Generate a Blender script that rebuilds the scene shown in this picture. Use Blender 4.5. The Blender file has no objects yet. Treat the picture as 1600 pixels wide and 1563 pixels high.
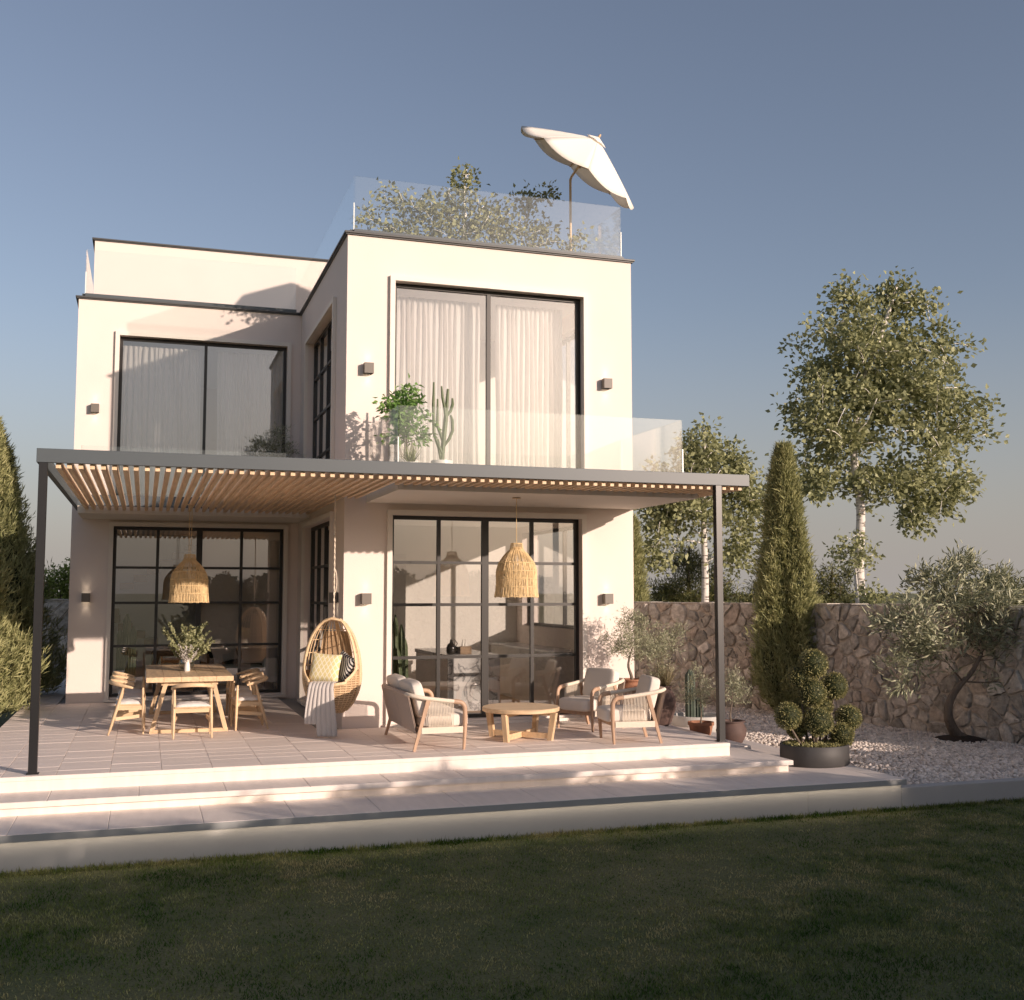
import bpy, bmesh, math, random
import numpy as np
from mathutils import Vector, Matrix
R = math.radians
random.seed(7)
rng = np.random.default_rng(7)
sc = bpy.context.scene
COL = sc.collection

# ------------------------------------------------------------------ camera
cam_d = bpy.data.cameras.new('camera')
cam = bpy.data.objects.new('camera', cam_d)
COL.objects.link(cam)
cam.location = (0, 0, 1.84)
cam.rotation_euler = (R(90 + 4.782), 0, R(-18.304))
cam_d.sensor_fit = 'HORIZONTAL'
cam_d.sensor_width = 36
cam_d.lens = 38.927
cam_d.clip_end = 4000
sc.camera = cam

# ------------------------------------------------------------------ sky and sun
SUN_EL = math.atan(0.275 / 1.2009)
SUN_H = Vector((0.554, -0.833, 0))          # horizontal direction towards the sun
w = bpy.data.worlds.new('World')
sc.world = w
w.use_nodes = True
nt = w.node_tree
for n in list(nt.nodes):
    nt.nodes.remove(n)
out = nt.nodes.new('ShaderNodeOutputWorld')
bg = nt.nodes.new('ShaderNodeBackground')
sky = nt.nodes.new('ShaderNodeTexSky')
sky.sky_type = 'NISHITA'
sky.sun_disc = False
sky.sun_elevation = SUN_EL
sky.sun_rotation = math.atan2(SUN_H.x, SUN_H.y)
sky.altitude = 200
sky.air_density = 1.0
sky.dust_density = 2.0
sky.ozone_density = 1.6
hs = nt.nodes.new('ShaderNodeHueSaturation')
hs.inputs['Saturation'].default_value = 0.80
hs.inputs['Value'].default_value = 1.0
nt.links.new(sky.outputs[0], hs.inputs['Color'])
# evening haze: the same pale warm band all round the horizon
tcw = nt.nodes.new('ShaderNodeTexCoord')
sepw = nt.nodes.new('ShaderNodeSeparateXYZ')
nt.links.new(tcw.outputs['Generated'], sepw.inputs[0])
mrw = nt.nodes.new('ShaderNodeMapRange')
mrw.interpolation_type = 'SMOOTHSTEP'
mrw.inputs['From Min'].default_value = -.06
mrw.inputs['From Max'].default_value = .27
mrw.inputs['To Min'].default_value = 1.0
mrw.inputs['To Max'].default_value = 0.0
nt.links.new(sepw.outputs[2], mrw.inputs['Value'])
mxw = nt.nodes.new('ShaderNodeMix')
mxw.data_type = 'RGBA'
mxw.inputs[7].default_value = (2.55, 2.33, 2.19, 1)
nt.links.new(mrw.outputs[0], mxw.inputs[0])
tnw = nt.nodes.new('ShaderNodeMix')
tnw.data_type = 'RGBA'
tnw.blend_type = 'MULTIPLY'
tnw.inputs[0].default_value = 1.0
tnw.inputs[7].default_value = (.815, .765, .79, 1)
nt.links.new(hs.outputs[0], tnw.inputs[6])
nt.links.new(tnw.outputs[2], mxw.inputs[6])
nt.links.new(mxw.outputs[2], bg.inputs['Color'])
bg.inputs['Strength'].default_value = 0.10
nt.links.new(bg.outputs[0], out.inputs['Surface'])

sun_d = bpy.data.lights.new('sun', 'SUN')
sun_d.energy = 3.15
sun_d.angle = R(0.6)
sun_d.color = (1.0, 0.80, 0.665)
sun = bpy.data.objects.new('sun', sun_d)
COL.objects.link(sun)
to_sun = (SUN_H.normalized() * math.cos(SUN_EL) + Vector((0, 0, math.sin(SUN_EL)))).normalized()
sun.rotation_euler = to_sun.to_track_quat('Z', 'Y').to_euler()
sun.location = to_sun * 60

sc.view_settings.view_transform = 'Standard'
sc.view_settings.look = 'None'
sc.view_settings.exposure = 0.72
sc.view_settings.gamma = 1.0
sc.view_settings.use_curve_mapping = False
sc.cycles.use_denoising = True
sc.cycles.max_bounces = 12
sc.cycles.diffuse_bounces = 6
sc.cycles.transparent_max_bounces = 24
sc.cycles.sample_clamp_indirect = 6.0
sc.cycles.caustics_reflective = False
sc.cycles.caustics_refractive = False

# ------------------------------------------------------------------ materials
MATS = {}
def _nodes(name):
    m = bpy.data.materials.new(name)
    m.use_nodes = True
    t = m.node_tree
    for n in list(t.nodes):
        t.nodes.remove(n)
    o = t.nodes.new('ShaderNodeOutputMaterial')
    MATS[name] = m
    return m, t, o
def _coord(t, scale=(1, 1, 1), rot=(0, 0, 0), kind='Object'):
    tc = t.nodes.new('ShaderNodeTexCoord')
    mp = t.nodes.new('ShaderNodeMapping')
    mp.inputs['Scale'].default_value = scale
    mp.inputs['Rotation'].default_value = rot
    t.links.new(tc.outputs[kind], mp.inputs['Vector'])
    return mp.outputs[0]
def _noise(t, vec, scale, detail=4, rough=.55):
    n = t.nodes.new('ShaderNodeTexNoise')
    n.inputs['Scale'].default_value = scale
    n.inputs['Detail'].default_value = detail
    n.inputs['Roughness'].default_value = rough
    t.links.new(vec, n.inputs['Vector'])
    return n.outputs['Fac']
def _ramp(t, fac, stops):
    r = t.nodes.new('ShaderNodeValToRGB')
    while len(r.color_ramp.elements) < len(stops):
        r.color_ramp.elements.new(.5)
    for e, (p, c) in zip(r.color_ramp.elements, stops):
        e.position = p
        e.color = (c[0], c[1], c[2], 1)
    t.links.new(fac, r.inputs[0])
    return r.outputs[0]
def _bump(t, fac, strength, dist, bsdf):
    b = t.nodes.new('ShaderNodeBump')
    b.inputs['Strength'].default_value = strength
    b.inputs['Distance'].default_value = dist
    t.links.new(fac, b.inputs['Height'])
    t.links.new(b.outputs[0], bsdf.inputs['Normal'])
def _mul(c, k):
    return tuple(min(1, x * k) for x in c)
def mat(name, c, rough=.6, var=.08, scale=6, bump=0., bscale=60, bdist=.004, metallic=0., spec=.5, stretch=(1, 1, 1), rnd=0., detail=5):
    m, t, o = _nodes(name)
    b = t.nodes.new('ShaderNodeBsdfPrincipled')
    v = _coord(t, stretch)
    f = _noise(t, v, scale, detail)
    col = _ramp(t, f, [(.25, _mul(c, 1 - var)), (.75, _mul(c, 1 + var))])
    if rnd:
        oi = t.nodes.new('ShaderNodeObjectInfo')
        h = t.nodes.new('ShaderNodeHueSaturation')
        mr = t.nodes.new('ShaderNodeMapRange')
        mr.inputs['To Min'].default_value = 1 - rnd
        mr.inputs['To Max'].default_value = 1 + rnd
        t.links.new(oi.outputs['Random'], mr.inputs['Value'])
        t.links.new(mr.outputs[0], h.inputs['Value'])
        t.links.new(col, h.inputs['Color'])
        col = h.outputs[0]
    t.links.new(col, b.inputs['Base Color'])
    b.inputs['Roughness'].default_value = rough
    b.inputs['Metallic'].default_value = metallic
    b.inputs['Specular IOR Level'].default_value = spec
    if bump:
        _bump(t, _noise(t, v, bscale, 6), bump, bdist, b)
    t.links.new(b.outputs[0], o.inputs[0])
    return m
def leafmat(name, stops, rough=.5, trans=.25, spec=.35):
    m, t, o = _nodes(name)
    g = t.nodes.new('ShaderNodeNewGeometry')
    col = _ramp(t, g.outputs['Random Per Island'], stops)
    b = t.nodes.new('ShaderNodeBsdfPrincipled')
    t.links.new(col, b.inputs['Base Color'])
    b.inputs['Roughness'].default_value = rough
    b.inputs['Specular IOR Level'].default_value = spec
    tr = t.nodes.new('ShaderNodeBsdfTranslucent')
    t.links.new(col, tr.inputs['Color'])
    mx = t.nodes.new('ShaderNodeMixShader')
    mx.inputs[0].default_value = trans
    t.links.new(b.outputs[0], mx.inputs[1])
    t.links.new(tr.outputs[0], mx.inputs[2])
    t.links.new(mx.outputs[0], o.inputs[0])
    return m
def glassmat(name, tint, lo, gain, rough=0.0):
    m, t, o = _nodes(name)
    fr = t.nodes.new('ShaderNodeFresnel')
    geo = t.nodes.new('ShaderNodeNewGeometry')
    io = t.nodes.new('ShaderNodeMapRange')          # a thin pane does not bend light: the same index on both faces
    io.inputs['To Min'].default_value = 1.5
    io.inputs['To Max'].default_value = 1 / 1.5
    t.links.new(geo.outputs['Backfacing'], io.inputs['Value'])
    t.links.new(io.outputs[0], fr.inputs['IOR'])
    ma = t.nodes.new('ShaderNodeMath')
    ma.operation = 'MULTIPLY_ADD'
    ma.use_clamp = True
    ma.inputs[1].default_value = gain
    ma.inputs[2].default_value = lo
    t.links.new(fr.outputs[0], ma.inputs[0])
    tr = t.nodes.new('ShaderNodeBsdfTransparent')
    tr.inputs[0].default_value = (*tint, 1)
    gl = t.nodes.new('ShaderNodeBsdfGlossy')
    gl.inputs['Roughness'].default_value = rough
    gl.inputs['Color'].default_value = (1, 1, 1, 1)
    mx = t.nodes.new('ShaderNodeMixShader')
    t.links.new(ma.outputs[0], mx.inputs[0])
    t.links.new(tr.outputs[0], mx.inputs[1])
    t.links.new(gl.outputs[0], mx.inputs[2])
    t.links.new(mx.outputs[0], o.inputs[0])
    return m
def emat(name, c, s):
    m, t, o = _nodes(name)
    e = t.nodes.new('ShaderNodeEmission')
    e.inputs[0].default_value = (*c, 1)
    e.inputs[1].default_value = s
    t.links.new(e.outputs[0], o.inputs[0])
    return m
def clothmat(name, c, trans=.35, var=.05, scale=300, pattern=None):
    m, t, o = _nodes(name)
    b = t.nodes.new('ShaderNodeBsdfDiffuse')
    v = _coord(t)
    col = _ramp(t, _noise(t, v, scale, 3), [(.3, _mul(c, 1 - var)), (.7, _mul(c, 1 + var))])
    t.links.new(col, b.inputs[0])
    if trans:
        tr = t.nodes.new('ShaderNodeBsdfTranslucent')
        t.links.new(col, tr.inputs[0])
        mx = t.nodes.new('ShaderNodeMixShader')
        mx.inputs[0].default_value = trans
        t.links.new(b.outputs[0], mx.inputs[1])
        t.links.new(tr.outputs[0], mx.inputs[2])
        t.links.new(mx.outputs[0], o.inputs[0])
    else:
        t.links.new(b.outputs[0], o.inputs[0])
    return m
def wood(name, c, axis, rough=.5, k=1.0):
    st = [22, 22, 22]
    st[axis] = 1.6
    return mat(name, c, rough, .22 * k, 1.0, .12, 4, .002, stretch=tuple(st), rnd=.06)

mat('plaster', (.785, .695, .64), .85, .03, 1.1, .4, 70, .004)
mat('plaster_in', (.88, .85, .80), .8, .02, 2)
mat('trim', (.80, .74, .67), .6, .02, 3)
mat('coping', (.065, .067, .068), .45, .05, 5)
mat('grey_metal', (.068, .084, .095), .45, .03, 4)
mat('post_metal', (.012, .012, .013), .36, .05, 4)
mat('frame_black', (.022, .019, .017), .38, .06, 6)
mat('soffit', (.74, .69, .62), .8, .02, 3)
mat('tile', (.86, .755, .68), .62, .06, 3, .18, 50, .002, rnd=.035)
mat('step_stone', (.77, .69, .63), .55, .08, 2.2, .15, 40, .002, stretch=(5, 1, 1))
mat('nosing_grey', (.30, .31, .31), .6, .05, 4)
mat('plinth', (.40, .39, .38), .75, .05, 2.5, .15, 40, .002)
mat('mortar', (.50, .435, .36), .95, .3, 9, .9, 30, .02)
mat('soil', (.035, .024, .017), 1, .4, 60, 1, 120, .01)
mat('earth', (.055, .05, .03), 1, .3, 20)
mat('planter_dark', (.045, .043, .042), .6, .15, 6, .2, 40, .002)
mat('glass_edge', (.74, .79, .77), .25, .02, 4)
mat('terracotta', (.30, .135, .075), .8, .22, 7, .4, 50, .004)
mat('terracotta_dark', (.10, .062, .052), .75, .22, 7, .4, 50, .004)
mat('ceramic_white', (.78, .75, .70), .35, .02, 4)
mat('concrete_white', (.50, .49, .46), .8, .06, 6, .3, 50, .003)
wood('wood_slat', (.70, .515, .335), 1, .55)
wood('oak_x', (.64, .465, .285), 0)
wood('oak_y', (.64, .465, .285), 1)
wood('oak_z', (.64, .465, .285), 2)
wood('teak_z', (.45, .295, .195), 2)
wood('teak_x', (.45, .295, .195), 0)
wood('floor_wood', (.50, .34, .21), 1, .45)
wood('stair_wood', (.34, .23, .14), 0, .5)
mat('rattan', (.70, .52, .32), .6, .2, 30, .3, 90, .002)
mat('rattan_dark', (.42, .28, .16), .7, .2, 40, .3, 120, .002)
mat('straw', (.70, .52, .28), .8, .18, 20)
mat('rope_cream', (.72, .635, .52), .85, .06, 60, .5, 180, .003)
mat('rope_beige', (.50, .40, .33), .9, .06, 60, .6, 220, .003)
clothmat('cushion', (.74, .685, .615), 0, .05, 220)
clothmat('cushion_white', (.80, .77, .73), 0, .05, 160)
clothmat('curtain', (.92, .89, .86), .5, .015, 60)
clothmat('blind', (.72, .65, .57), .25, .02, 300)
clothmat('throw', (.58, .545, .52), .1, .08, 200)
clothmat('umbrella', (.95, .91, .84), .22, .02, 60)
clothmat('dark_cloth', (.05, .035, .025), 0, .2, 60)
clothmat('sofa_cloth', (.62, .58, .53), 0, .08, 200)
mat('marble_plain', (.72, .71, .70), .2, .03, 2)
mat('bottle_dark', (.03, .026, .024), .15, .1, 5)
mat('bark_birch', (.80, .77, .72), .8, .12, 4, .3, 30, .01, stretch=(3, 3, 1))
mat('bark_olive', (.17, .135, .105), .9, .3, 14, .8, 40, .015, stretch=(2, 2, .6))
mat('bark_dark', (.10, .075, .055), .9, .3, 14, .7, 40, .015)
mat('stem_green', (.20, .22, .09), .6, .15, 8)
mat('cactus', (.115, .15, .075), .6, .18, 14, .2, 60, .003)
mat('cactus_dark', (.05, .07, .05), .6, .2, 14, .2, 60, .003)
leafmat('leaf_birch', [(0, (.22, .235, .12)), (.5, (.33, .345, .175)), (1, (.47, .475, .25))], .45, .35)
leafmat('leaf_olive', [(0, (.19, .205, .13)), (.55, (.33, .345, .22)), (1, (.54, .53, .38))], .42, .15)
leafmat('leaf_cypress', [(0, (.26, .27, .12)), (.5, (.38, .39, .18)), (1, (.54, .52, .27))], .6, .3)
leafmat('leaf_pine', [(0, (.06, .07, .025)), (.6, (.12, .13, .04)), (1, (.21, .195, .07))], .6, .15)
leafmat('leaf_bush', [(0, (.13, .18, .04)), (.5, (.22, .28, .06)), (1, (.34, .38, .11))], .5, .3)
leafmat('leaf_box', [(0, (.17, .165, .07)), (.5, (.27, .26, .11)), (1, (.42, .38, .17))], .45, .2)
leafmat('leaf_fresh', [(0, (.12, .24, .06)), (.5, (.20, .36, .09)), (1, (.32, .48, .16))], .35, .35)
leafmat('leaf_grassy', [(0, (.14, .18, .05)), (1, (.32, .36, .14))], .5, .25)
leafmat('leaf_dry', [(0, (.20, .17, .09)), (1, (.42, .36, .22))], .6, .2)
leafmat('leaf_eucalyptus', [(0, (.22, .24, .12)), (1, (.40, .40, .22))], .5, .25)
leafmat('petal_white', [(0, (.60, .57, .52)), (1, (.85, .82, .78))], .6, .2)
def _grassmat():
    m, t, o = _nodes('grass_blade')
    g = t.nodes.new('ShaderNodeNewGeometry')
    tc = t.nodes.new('ShaderNodeTexCoord')
    n1 = _noise(t, tc.outputs['Object'], 2.1, 4, .65)
    n2 = _noise(t, tc.outputs['Object'], .55, 2, .5)
    c1 = _ramp(t, n1, [(.39, (.088, .150, .036)), (.50, (.25, .28, .10)), (.62, (.49, .435, .22))])
    c2 = _ramp(t, g.outputs['Random Per Island'], [(0, (.5, .52, .48)), (.6, (1.0, 1.0, 1.0)), (.93, (1.3, 1.28, 1.25)), (1, (1.6, 1.55, 1.6))])
    c3 = _ramp(t, n2, [(.35, (.80, .88, .75)), (.65, (1.18, 1.1, 1.1))])
    def mul(a, b_):
        mx = t.nodes.new('ShaderNodeMix'); mx.data_type = 'RGBA'; mx.blend_type = 'MULTIPLY'; mx.inputs[0].default_value = 1
        t.links.new(a, mx.inputs[6]); t.links.new(b_, mx.inputs[7])
        return mx.outputs[2]
    c = mul(mul(c1, c2), c3)
    d = t.nodes.new('ShaderNodeBsdfDiffuse'); t.links.new(c, d.inputs[0])
    tr = t.nodes.new('ShaderNodeBsdfTranslucent'); t.links.new(c, tr.inputs[0])
    mx = t.nodes.new('ShaderNodeMixShader'); mx.inputs[0].default_value = .3
    t.links.new(d.outputs[0], mx.inputs[1]); t.links.new(tr.outputs[0], mx.inputs[2]); t.links.new(mx.outputs[0], o.inputs[0])
_grassmat()
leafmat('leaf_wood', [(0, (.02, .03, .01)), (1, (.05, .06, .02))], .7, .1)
glassmat('glass_window', (.985, .985, .98), .05, 1.9)
glassmat('glass_rail', (.975, .985, .98), .012, 1.0)
glassmat('glass_rail_edge', (.80, .88, .86), .15, 1.0)
glassmat('glass_vase', (.80, .82, .80), .06, 1.4)
emat('led', (1.0, .84, .66), 10.0)
emat('led_soft', (1.0, .80, .58), 1.6)
emat('lamp_lens', (1.0, .82, .6), 5.0)

def _marble():
    m, t, o = _nodes('marble')
    b = t.nodes.new('ShaderNodeBsdfPrincipled')
    v = _coord(t, (1, 1, 1), (.4, .5, .3))
    n = t.nodes.new('ShaderNodeTexNoise')
    n.inputs['Scale'].default_value = 3.2
    n.inputs['Detail'].default_value = 7
    n.inputs['Distortion'].default_value = 1.2
    t.links.new(v, n.inputs['Vector'])
    c = _ramp(t, n.outputs['Fac'], [(.0, (.66, .65, .64)), (.46, (.68, .67, .66)), (.50, (.24, .24, .25)), (.53, (.66, .65, .64)), (1, (.74, .73, .72))])
    t.links.new(c, b.inputs['Base Color'])
    b.inputs['Roughness'].default_value = .22
    t.links.new(b.outputs[0], o.inputs[0])
_marble()
def _stone(name, stops):
    m, t, o = _nodes(name)
    b = t.nodes.new('ShaderNodeBsdfPrincipled')
    tc = t.nodes.new('ShaderNodeTexCoord')
    oi = t.nodes.new('ShaderNodeObjectInfo')
    g = t.nodes.new('ShaderNodeNewGeometry')
    ad = t.nodes.new('ShaderNodeMath')
    ad.operation = 'ADD'
    t.links.new(oi.outputs['Random'], ad.inputs[0])
    t.links.new(g.outputs['Random Per Island'], ad.inputs[1])
    fr = t.nodes.new('ShaderNodeMath')
    fr.operation = 'FRACT'
    t.links.new(ad.outputs[0], fr.inputs[0])
    c1 = _ramp(t, fr.outputs[0], stops)
    f = _noise(t, tc.outputs['Object'], 9, 8, .65)
    c2 = _ramp(t, f, [(.3, (.5, .47, .44)), (.7, (1.25, 1.2, 1.15))])
    mx = t.nodes.new('ShaderNodeMix')
    mx.data_type = 'RGBA'
    mx.blend_type = 'MULTIPLY'
    mx.inputs[0].default_value = 1
    t.links.new(c1, mx.inputs[6])
    t.links.new(c2, mx.inputs[7])
    t.links.new(mx.outputs[2], b.inputs['Base Color'])
    b.inputs['Roughness'].default_value = .9
    _bump(t, _noise(t, tc.outputs['Object'], 22, 8, .7), .9, .02, b)
    t.links.new(b.outputs[0], o.inputs[0])
_stone('stone', [(0, (.33, .315, .285)), (.3, (.53, .50, .45)), (.6, (.66, .625, .57)), (.8, (.51, .44, .375)), (1, (.80, .77, .71))])
_stone('pebble', [(0, (.74, .68, .63)), (.4, (.90, .84, .79)), (.75, (.82, .75, .69)), (1, (.95, .91, .87))])
def _birchbark():
    m, t, o = _nodes('birch_trunk')
    b = t.nodes.new('ShaderNodeBsdfPrincipled')
    v = _coord(t, (1.2, 1.2, 6))
    c = _ramp(t, _noise(t, v, 3.0, 6, .6), [(.0, (.10, .085, .07)), (.40, (.16, .135, .11)), (.46, (.66, .62, .57)), (1, (.75, .72, .67))])
    t.links.new(c, b.inputs['Base Color'])
    b.inputs['Roughness'].default_value = .8
    _bump(t, _noise(t, v, 5, 5), .4, .01, b)
    t.links.new(b.outputs[0], o.inputs[0])
_birchbark()
def _patterned(name, a, bcol, sx, sy, thr):
    m, t, o = _nodes(name)
    d = t.nodes.new('ShaderNodeBsdfDiffuse')
    v = _coord(t, (sx, 1, sy), (0, R(45), 0))
    ck = t.nodes.new('ShaderNodeTexWave')
    ck.wave_type = 'RINGS' if name == 'cushion_yellow' else 'BANDS'
    ck.inputs['Scale'].default_value = thr
    ck.inputs['Distortion'].default_value = .6
    t.links.new(v, ck.inputs['Vector'])
    c = _ramp(t, ck.outputs['Fac'], [(.42, a), (.58, bcol)])
    t.links.new(c, d.inputs[0])
    t.links.new(d.outputs[0], o.inputs[0])
def _diamond(name, a, bcol, s):
    m, t, o = _nodes(name)
    d = t.nodes.new('ShaderNodeBsdfDiffuse')
    tc = t.nodes.new('ShaderNodeTexCoord')
    sep = t.nodes.new('ShaderNodeSeparateXYZ')
    t.links.new(tc.outputs['Object'], sep.inputs[0])
    def wave(op):
        n = t.nodes.new('ShaderNodeMath'); n.operation = op
        k = t.nodes.new('ShaderNodeMath'); k.operation = 'MULTIPLY'; k.inputs[1].default_value = .62
        t.links.new(sep.outputs[2], k.inputs[0])
        t.links.new(sep.outputs[0], n.inputs[0]); t.links.new(k.outputs[0], n.inputs[1])
        m2 = t.nodes.new('ShaderNodeMath'); m2.operation = 'MULTIPLY'; m2.inputs[1].default_value = s
        t.links.new(n.outputs[0], m2.inputs[0])
        s2 = t.nodes.new('ShaderNodeMath'); s2.operation = 'SINE'
        t.links.new(m2.outputs[0], s2.inputs[0])
        ab = t.nodes.new('ShaderNodeMath'); ab.operation = 'ABSOLUTE'
        t.links.new(s2.outputs[0], ab.inputs[0])
        return ab.outputs[0]
    mn = t.nodes.new('ShaderNodeMath'); mn.operation = 'MINIMUM'
    t.links.new(wave('ADD'), mn.inputs[0]); t.links.new(wave('SUBTRACT'), mn.inputs[1])
    c = _ramp(t, mn.outputs[0], [(.18, a), (.34, bcol)])
    t.links.new(c, d.inputs[0])
    t.links.new(d.outputs[0], o.inputs[0])
_diamond('cushion_yellow', (.80, .76, .64), (.66, .57, .30), 52)
_patterned('cushion_stripe', (.04, .04, .045), (.70, .67, .62), 1, 1, 9)
def _lawnbase():
    m, t, o = _nodes('lawn')
    b = t.nodes.new('ShaderNodeBsdfPrincipled')
    v = _coord(t)
    f1 = _noise(t, v, .9, 4)
    f2 = _noise(t, v, 60, 5)
    c1 = _ramp(t, f1, [(.3, (.10, .12, .04)), (.7, (.19, .175, .08))])
    c2 = _ramp(t, f2, [(.3, (.6, .6, .6)), (.7, (1.3, 1.3, 1.2))])
    mx = t.nodes.new('ShaderNodeMix')
    mx.data_type = 'RGBA'
    mx.blend_type = 'MULTIPLY'
    mx.inputs[0].default_value = 1
    t.links.new(c1, mx.inputs[6])
    t.links.new(c2, mx.inputs[7])
    t.links.new(mx.outputs[2], b.inputs['Base Color'])
    b.inputs['Roughness'].default_value = .95
    _bump(t, f2, .8, .02, b)
    t.links.new(b.outputs[0], o.inputs[0])
_lawnbase()

# ------------------------------------------------------------------ mesh helpers
class MB:
    def __init__(s):
        s.v = []; s.f = []
    def add(s, v, f):
        o = len(s.v)
        s.v += [tuple(p) for p in v]
        s.f += [tuple(i + o for i in q) for q in f]
        return s
    def box(s, x0, x1, y0, y1, z0, z1, ch=0.0):
        if ch <= 0:
            v = [(x, y, z) for z in (z0, z1) for y in (y0, y1) for x in (x0, x1)]
            return s.add(v, [(0, 2, 3, 1), (4, 5, 7, 6), (0, 1, 5, 4), (2, 6, 7, 3), (0, 4, 6, 2), (1, 3, 7, 5)])
        bm = bmesh.new()
        bmesh.ops.create_cube(bm, size=1)
        for p in bm.verts:
            p.co = Vector(((x0 + x1) / 2 + p.co.x * (x1 - x0), (y0 + y1) / 2 + p.co.y * (y1 - y0), (z0 + z1) / 2 + p.co.z * (z1 - z0)))
        bmesh.ops.bevel(bm, geom=list(bm.edges), offset=ch, segments=1 if ch < .012 else 3, profile=.5, affect='EDGES')
        s.add([p.co for p in bm.verts], [[q.index for q in f.verts] for f in bm.faces])
        bm.free()
        return s
    def xf(s, mtx, start=0):
        for i in range(start, len(s.v)):
            s.v[i] = tuple(mtx @ Vector(s.v[i]))
        return s
    def bar(s, a, b, w, h, up=(0, 0, 1), w2=None, h2=None):
        a = Vector(a); b = Vector(b)
        d = (b - a).normalized()
        sd = d.cross(Vector(up))
        if sd.length < 1e-4:
            sd = d.cross(Vector((0, 1, 0)))
        sd.normalize()
        u = sd.cross(d)
        w2 = w if w2 is None else w2
        h2 = h if h2 is None else h2
        v = []
        for p, ww, hh in ((a, w, h), (b, w2, h2)):
            for i, j in ((-1, -1), (1, -1), (1, 1), (-1, 1)):
                v.append(p + sd * (i * ww / 2) + u * (j * hh / 2))
        return s.add(v, [(3, 2, 1, 0), (4, 5, 6, 7), (0, 1, 5, 4), (1, 2, 6, 5), (2, 3, 7, 6), (3, 0, 4, 7)])
    def tube(s, pts, r, n=8, closed=False, sq=None):
        pts = [Vector(p) for p in pts]
        k = len(pts)
        rs = r if isinstance(r, (list, tuple)) else [r] * k
        prev = None
        v = []
        for i, p in enumerate(pts):
            if closed:
                t = pts[(i + 1) % k] - pts[i - 1]
            else:
                t = pts[min(i + 1, k - 1)] - pts[max(i - 1, 0)]
            t.normalize()
            if prev is None:
                a = Vector((0, 0, 1)) if abs(t.z) < .9 else Vector((1, 0, 0))
                nrm = (a - t * a.dot(t)).normalized()
            else:
                nrm = (prev - t * prev.dot(t))
                nrm = nrm.normalized() if nrm.length > 1e-6 else prev
            prev = nrm
            bn = t.cross(nrm)
            for j in range(n):
                an = 2 * math.pi * j / n
                sx, sy = (1, 1) if sq is None else sq
                v.append(p + (nrm * math.cos(an) * sx + bn * math.sin(an) * sy) * rs[i])
        f = []
        m = k if closed else k - 1
        for i in range(m):
            i2 = (i + 1) % k
            for j in range(n):
                j2 = (j + 1) % n
                f.append((i * n + j, i * n + j2, i2 * n + j2, i2 * n + j))
        if not closed:
            f.append(tuple(range(n - 1, -1, -1)))
            f.append(tuple(range((k - 1) * n, k * n)))
        return s.add(v, f)
    def lathe(s, prof, n=24, c=(0, 0, 0), cap0=True, cap1=True):
        v = []
        for r, z in prof:
            for j in range(n):
                an = 2 * math.pi * j / n
                v.append((c[0] + r * math.cos(an), c[1] + r * math.sin(an), c[2] + z))
        k = len(prof)
        f = []
        for i in range(k - 1):
            for j in range(n):
                j2 = (j + 1) % n
                f.append((i * n + j, i * n + j2, (i + 1) * n + j2, (i + 1) * n + j))
        if cap0:
            f.append(tuple(range(n - 1, -1, -1)))
        if cap1:
            f.append(tuple(range((k - 1) * n, k * n)))
        return s.add(v, f)
    def grid(s, fn, nu, nv, closed_u=False):
        v = [fn(i / (nu if closed_u else nu - 1), j / (nv - 1)) for j in range(nv) for i in range(nu)]
        f = []
        for j in range(nv - 1):
            for i in range(nu if closed_u else nu - 1):
                i2 = (i + 1) % nu
                f.append((j * nu + i, j * nu + i2, (j + 1) * nu + i2, (j + 1) * nu + i))
        return s.add(v, f)
    def build(s, name, m, parent=None, smooth=None, org=None, kind=None):
        me = bpy.data.meshes.new(name)
        vs = s.v
        if org is not None:
            vs = [(p[0] - org[0], p[1] - org[1], p[2] - org[2]) for p in vs]
        me.from_pydata(vs, [], s.f)
        me.update()
        if smooth is not None:
            me.shade_smooth()
            if smooth < 180:
                me.set_sharp_from_angle(angle=R(smooth))
        me.materials.append(MATS[m])
        return link(name, me, parent, kind)
def link(name, me, parent=None, kind=None):
    o = bpy.data.objects.new(name, me)
    COL.objects.link(o)
    o.parent = parent
    if kind:
        o['kind'] = kind
    return o
def thing(name, label, cat, loc=(0, 0, 0), rz=0., group=None):
    o = bpy.data.objects.new(name, None)
    COL.objects.link(o)
    o.location = loc
    o.rotation_euler = (0, 0, rz)
    o.empty_display_size = .1
    return tag(o, label, cat, group)
def tag(o, label, cat, group=None):
    o['label'] = label
    o['category'] = cat
    if group:
        o['group'] = group
    return o
def copy_tree(o, parent=None):
    c = o.copy()
    COL.objects.link(c)
    c.parent = parent
    for ch in o.children:
        copy_tree(ch, c)
    return c
def np_mesh(name, V, F, m, parent=None, kind=None, smooth=False):
    """V (n,3) float array, F (k,3) triangles or (k,4) quads"""
    me = bpy.data.meshes.new(name)
    V = np.asarray(V, np.float32)
    F = np.asarray(F, np.int32)
    me.vertices.add(len(V))
    me.vertices.foreach_set('co', V.ravel())
    k = F.shape[1]
    me.loops.add(F.size)
    me.loops.foreach_set('vertex_index', F.ravel())
    me.polygons.add(len(F))
    me.polygons.foreach_set('loop_start', np.arange(0, F.size, k, dtype=np.int32))
    me.polygons.foreach_set('loop_total', np.full(len(F), k, np.int32))
    if smooth:
        me.polygons.foreach_set('use_smooth', np.ones(len(F), bool))
    me.update(calc_edges=True)
    me.validate()
    me.materials.append(MATS[m])
    return link(name, me, parent, kind)
def unit(a):
    return a / np.maximum(np.linalg.norm(a, axis=1, keepdims=True), 1e-9)
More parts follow.
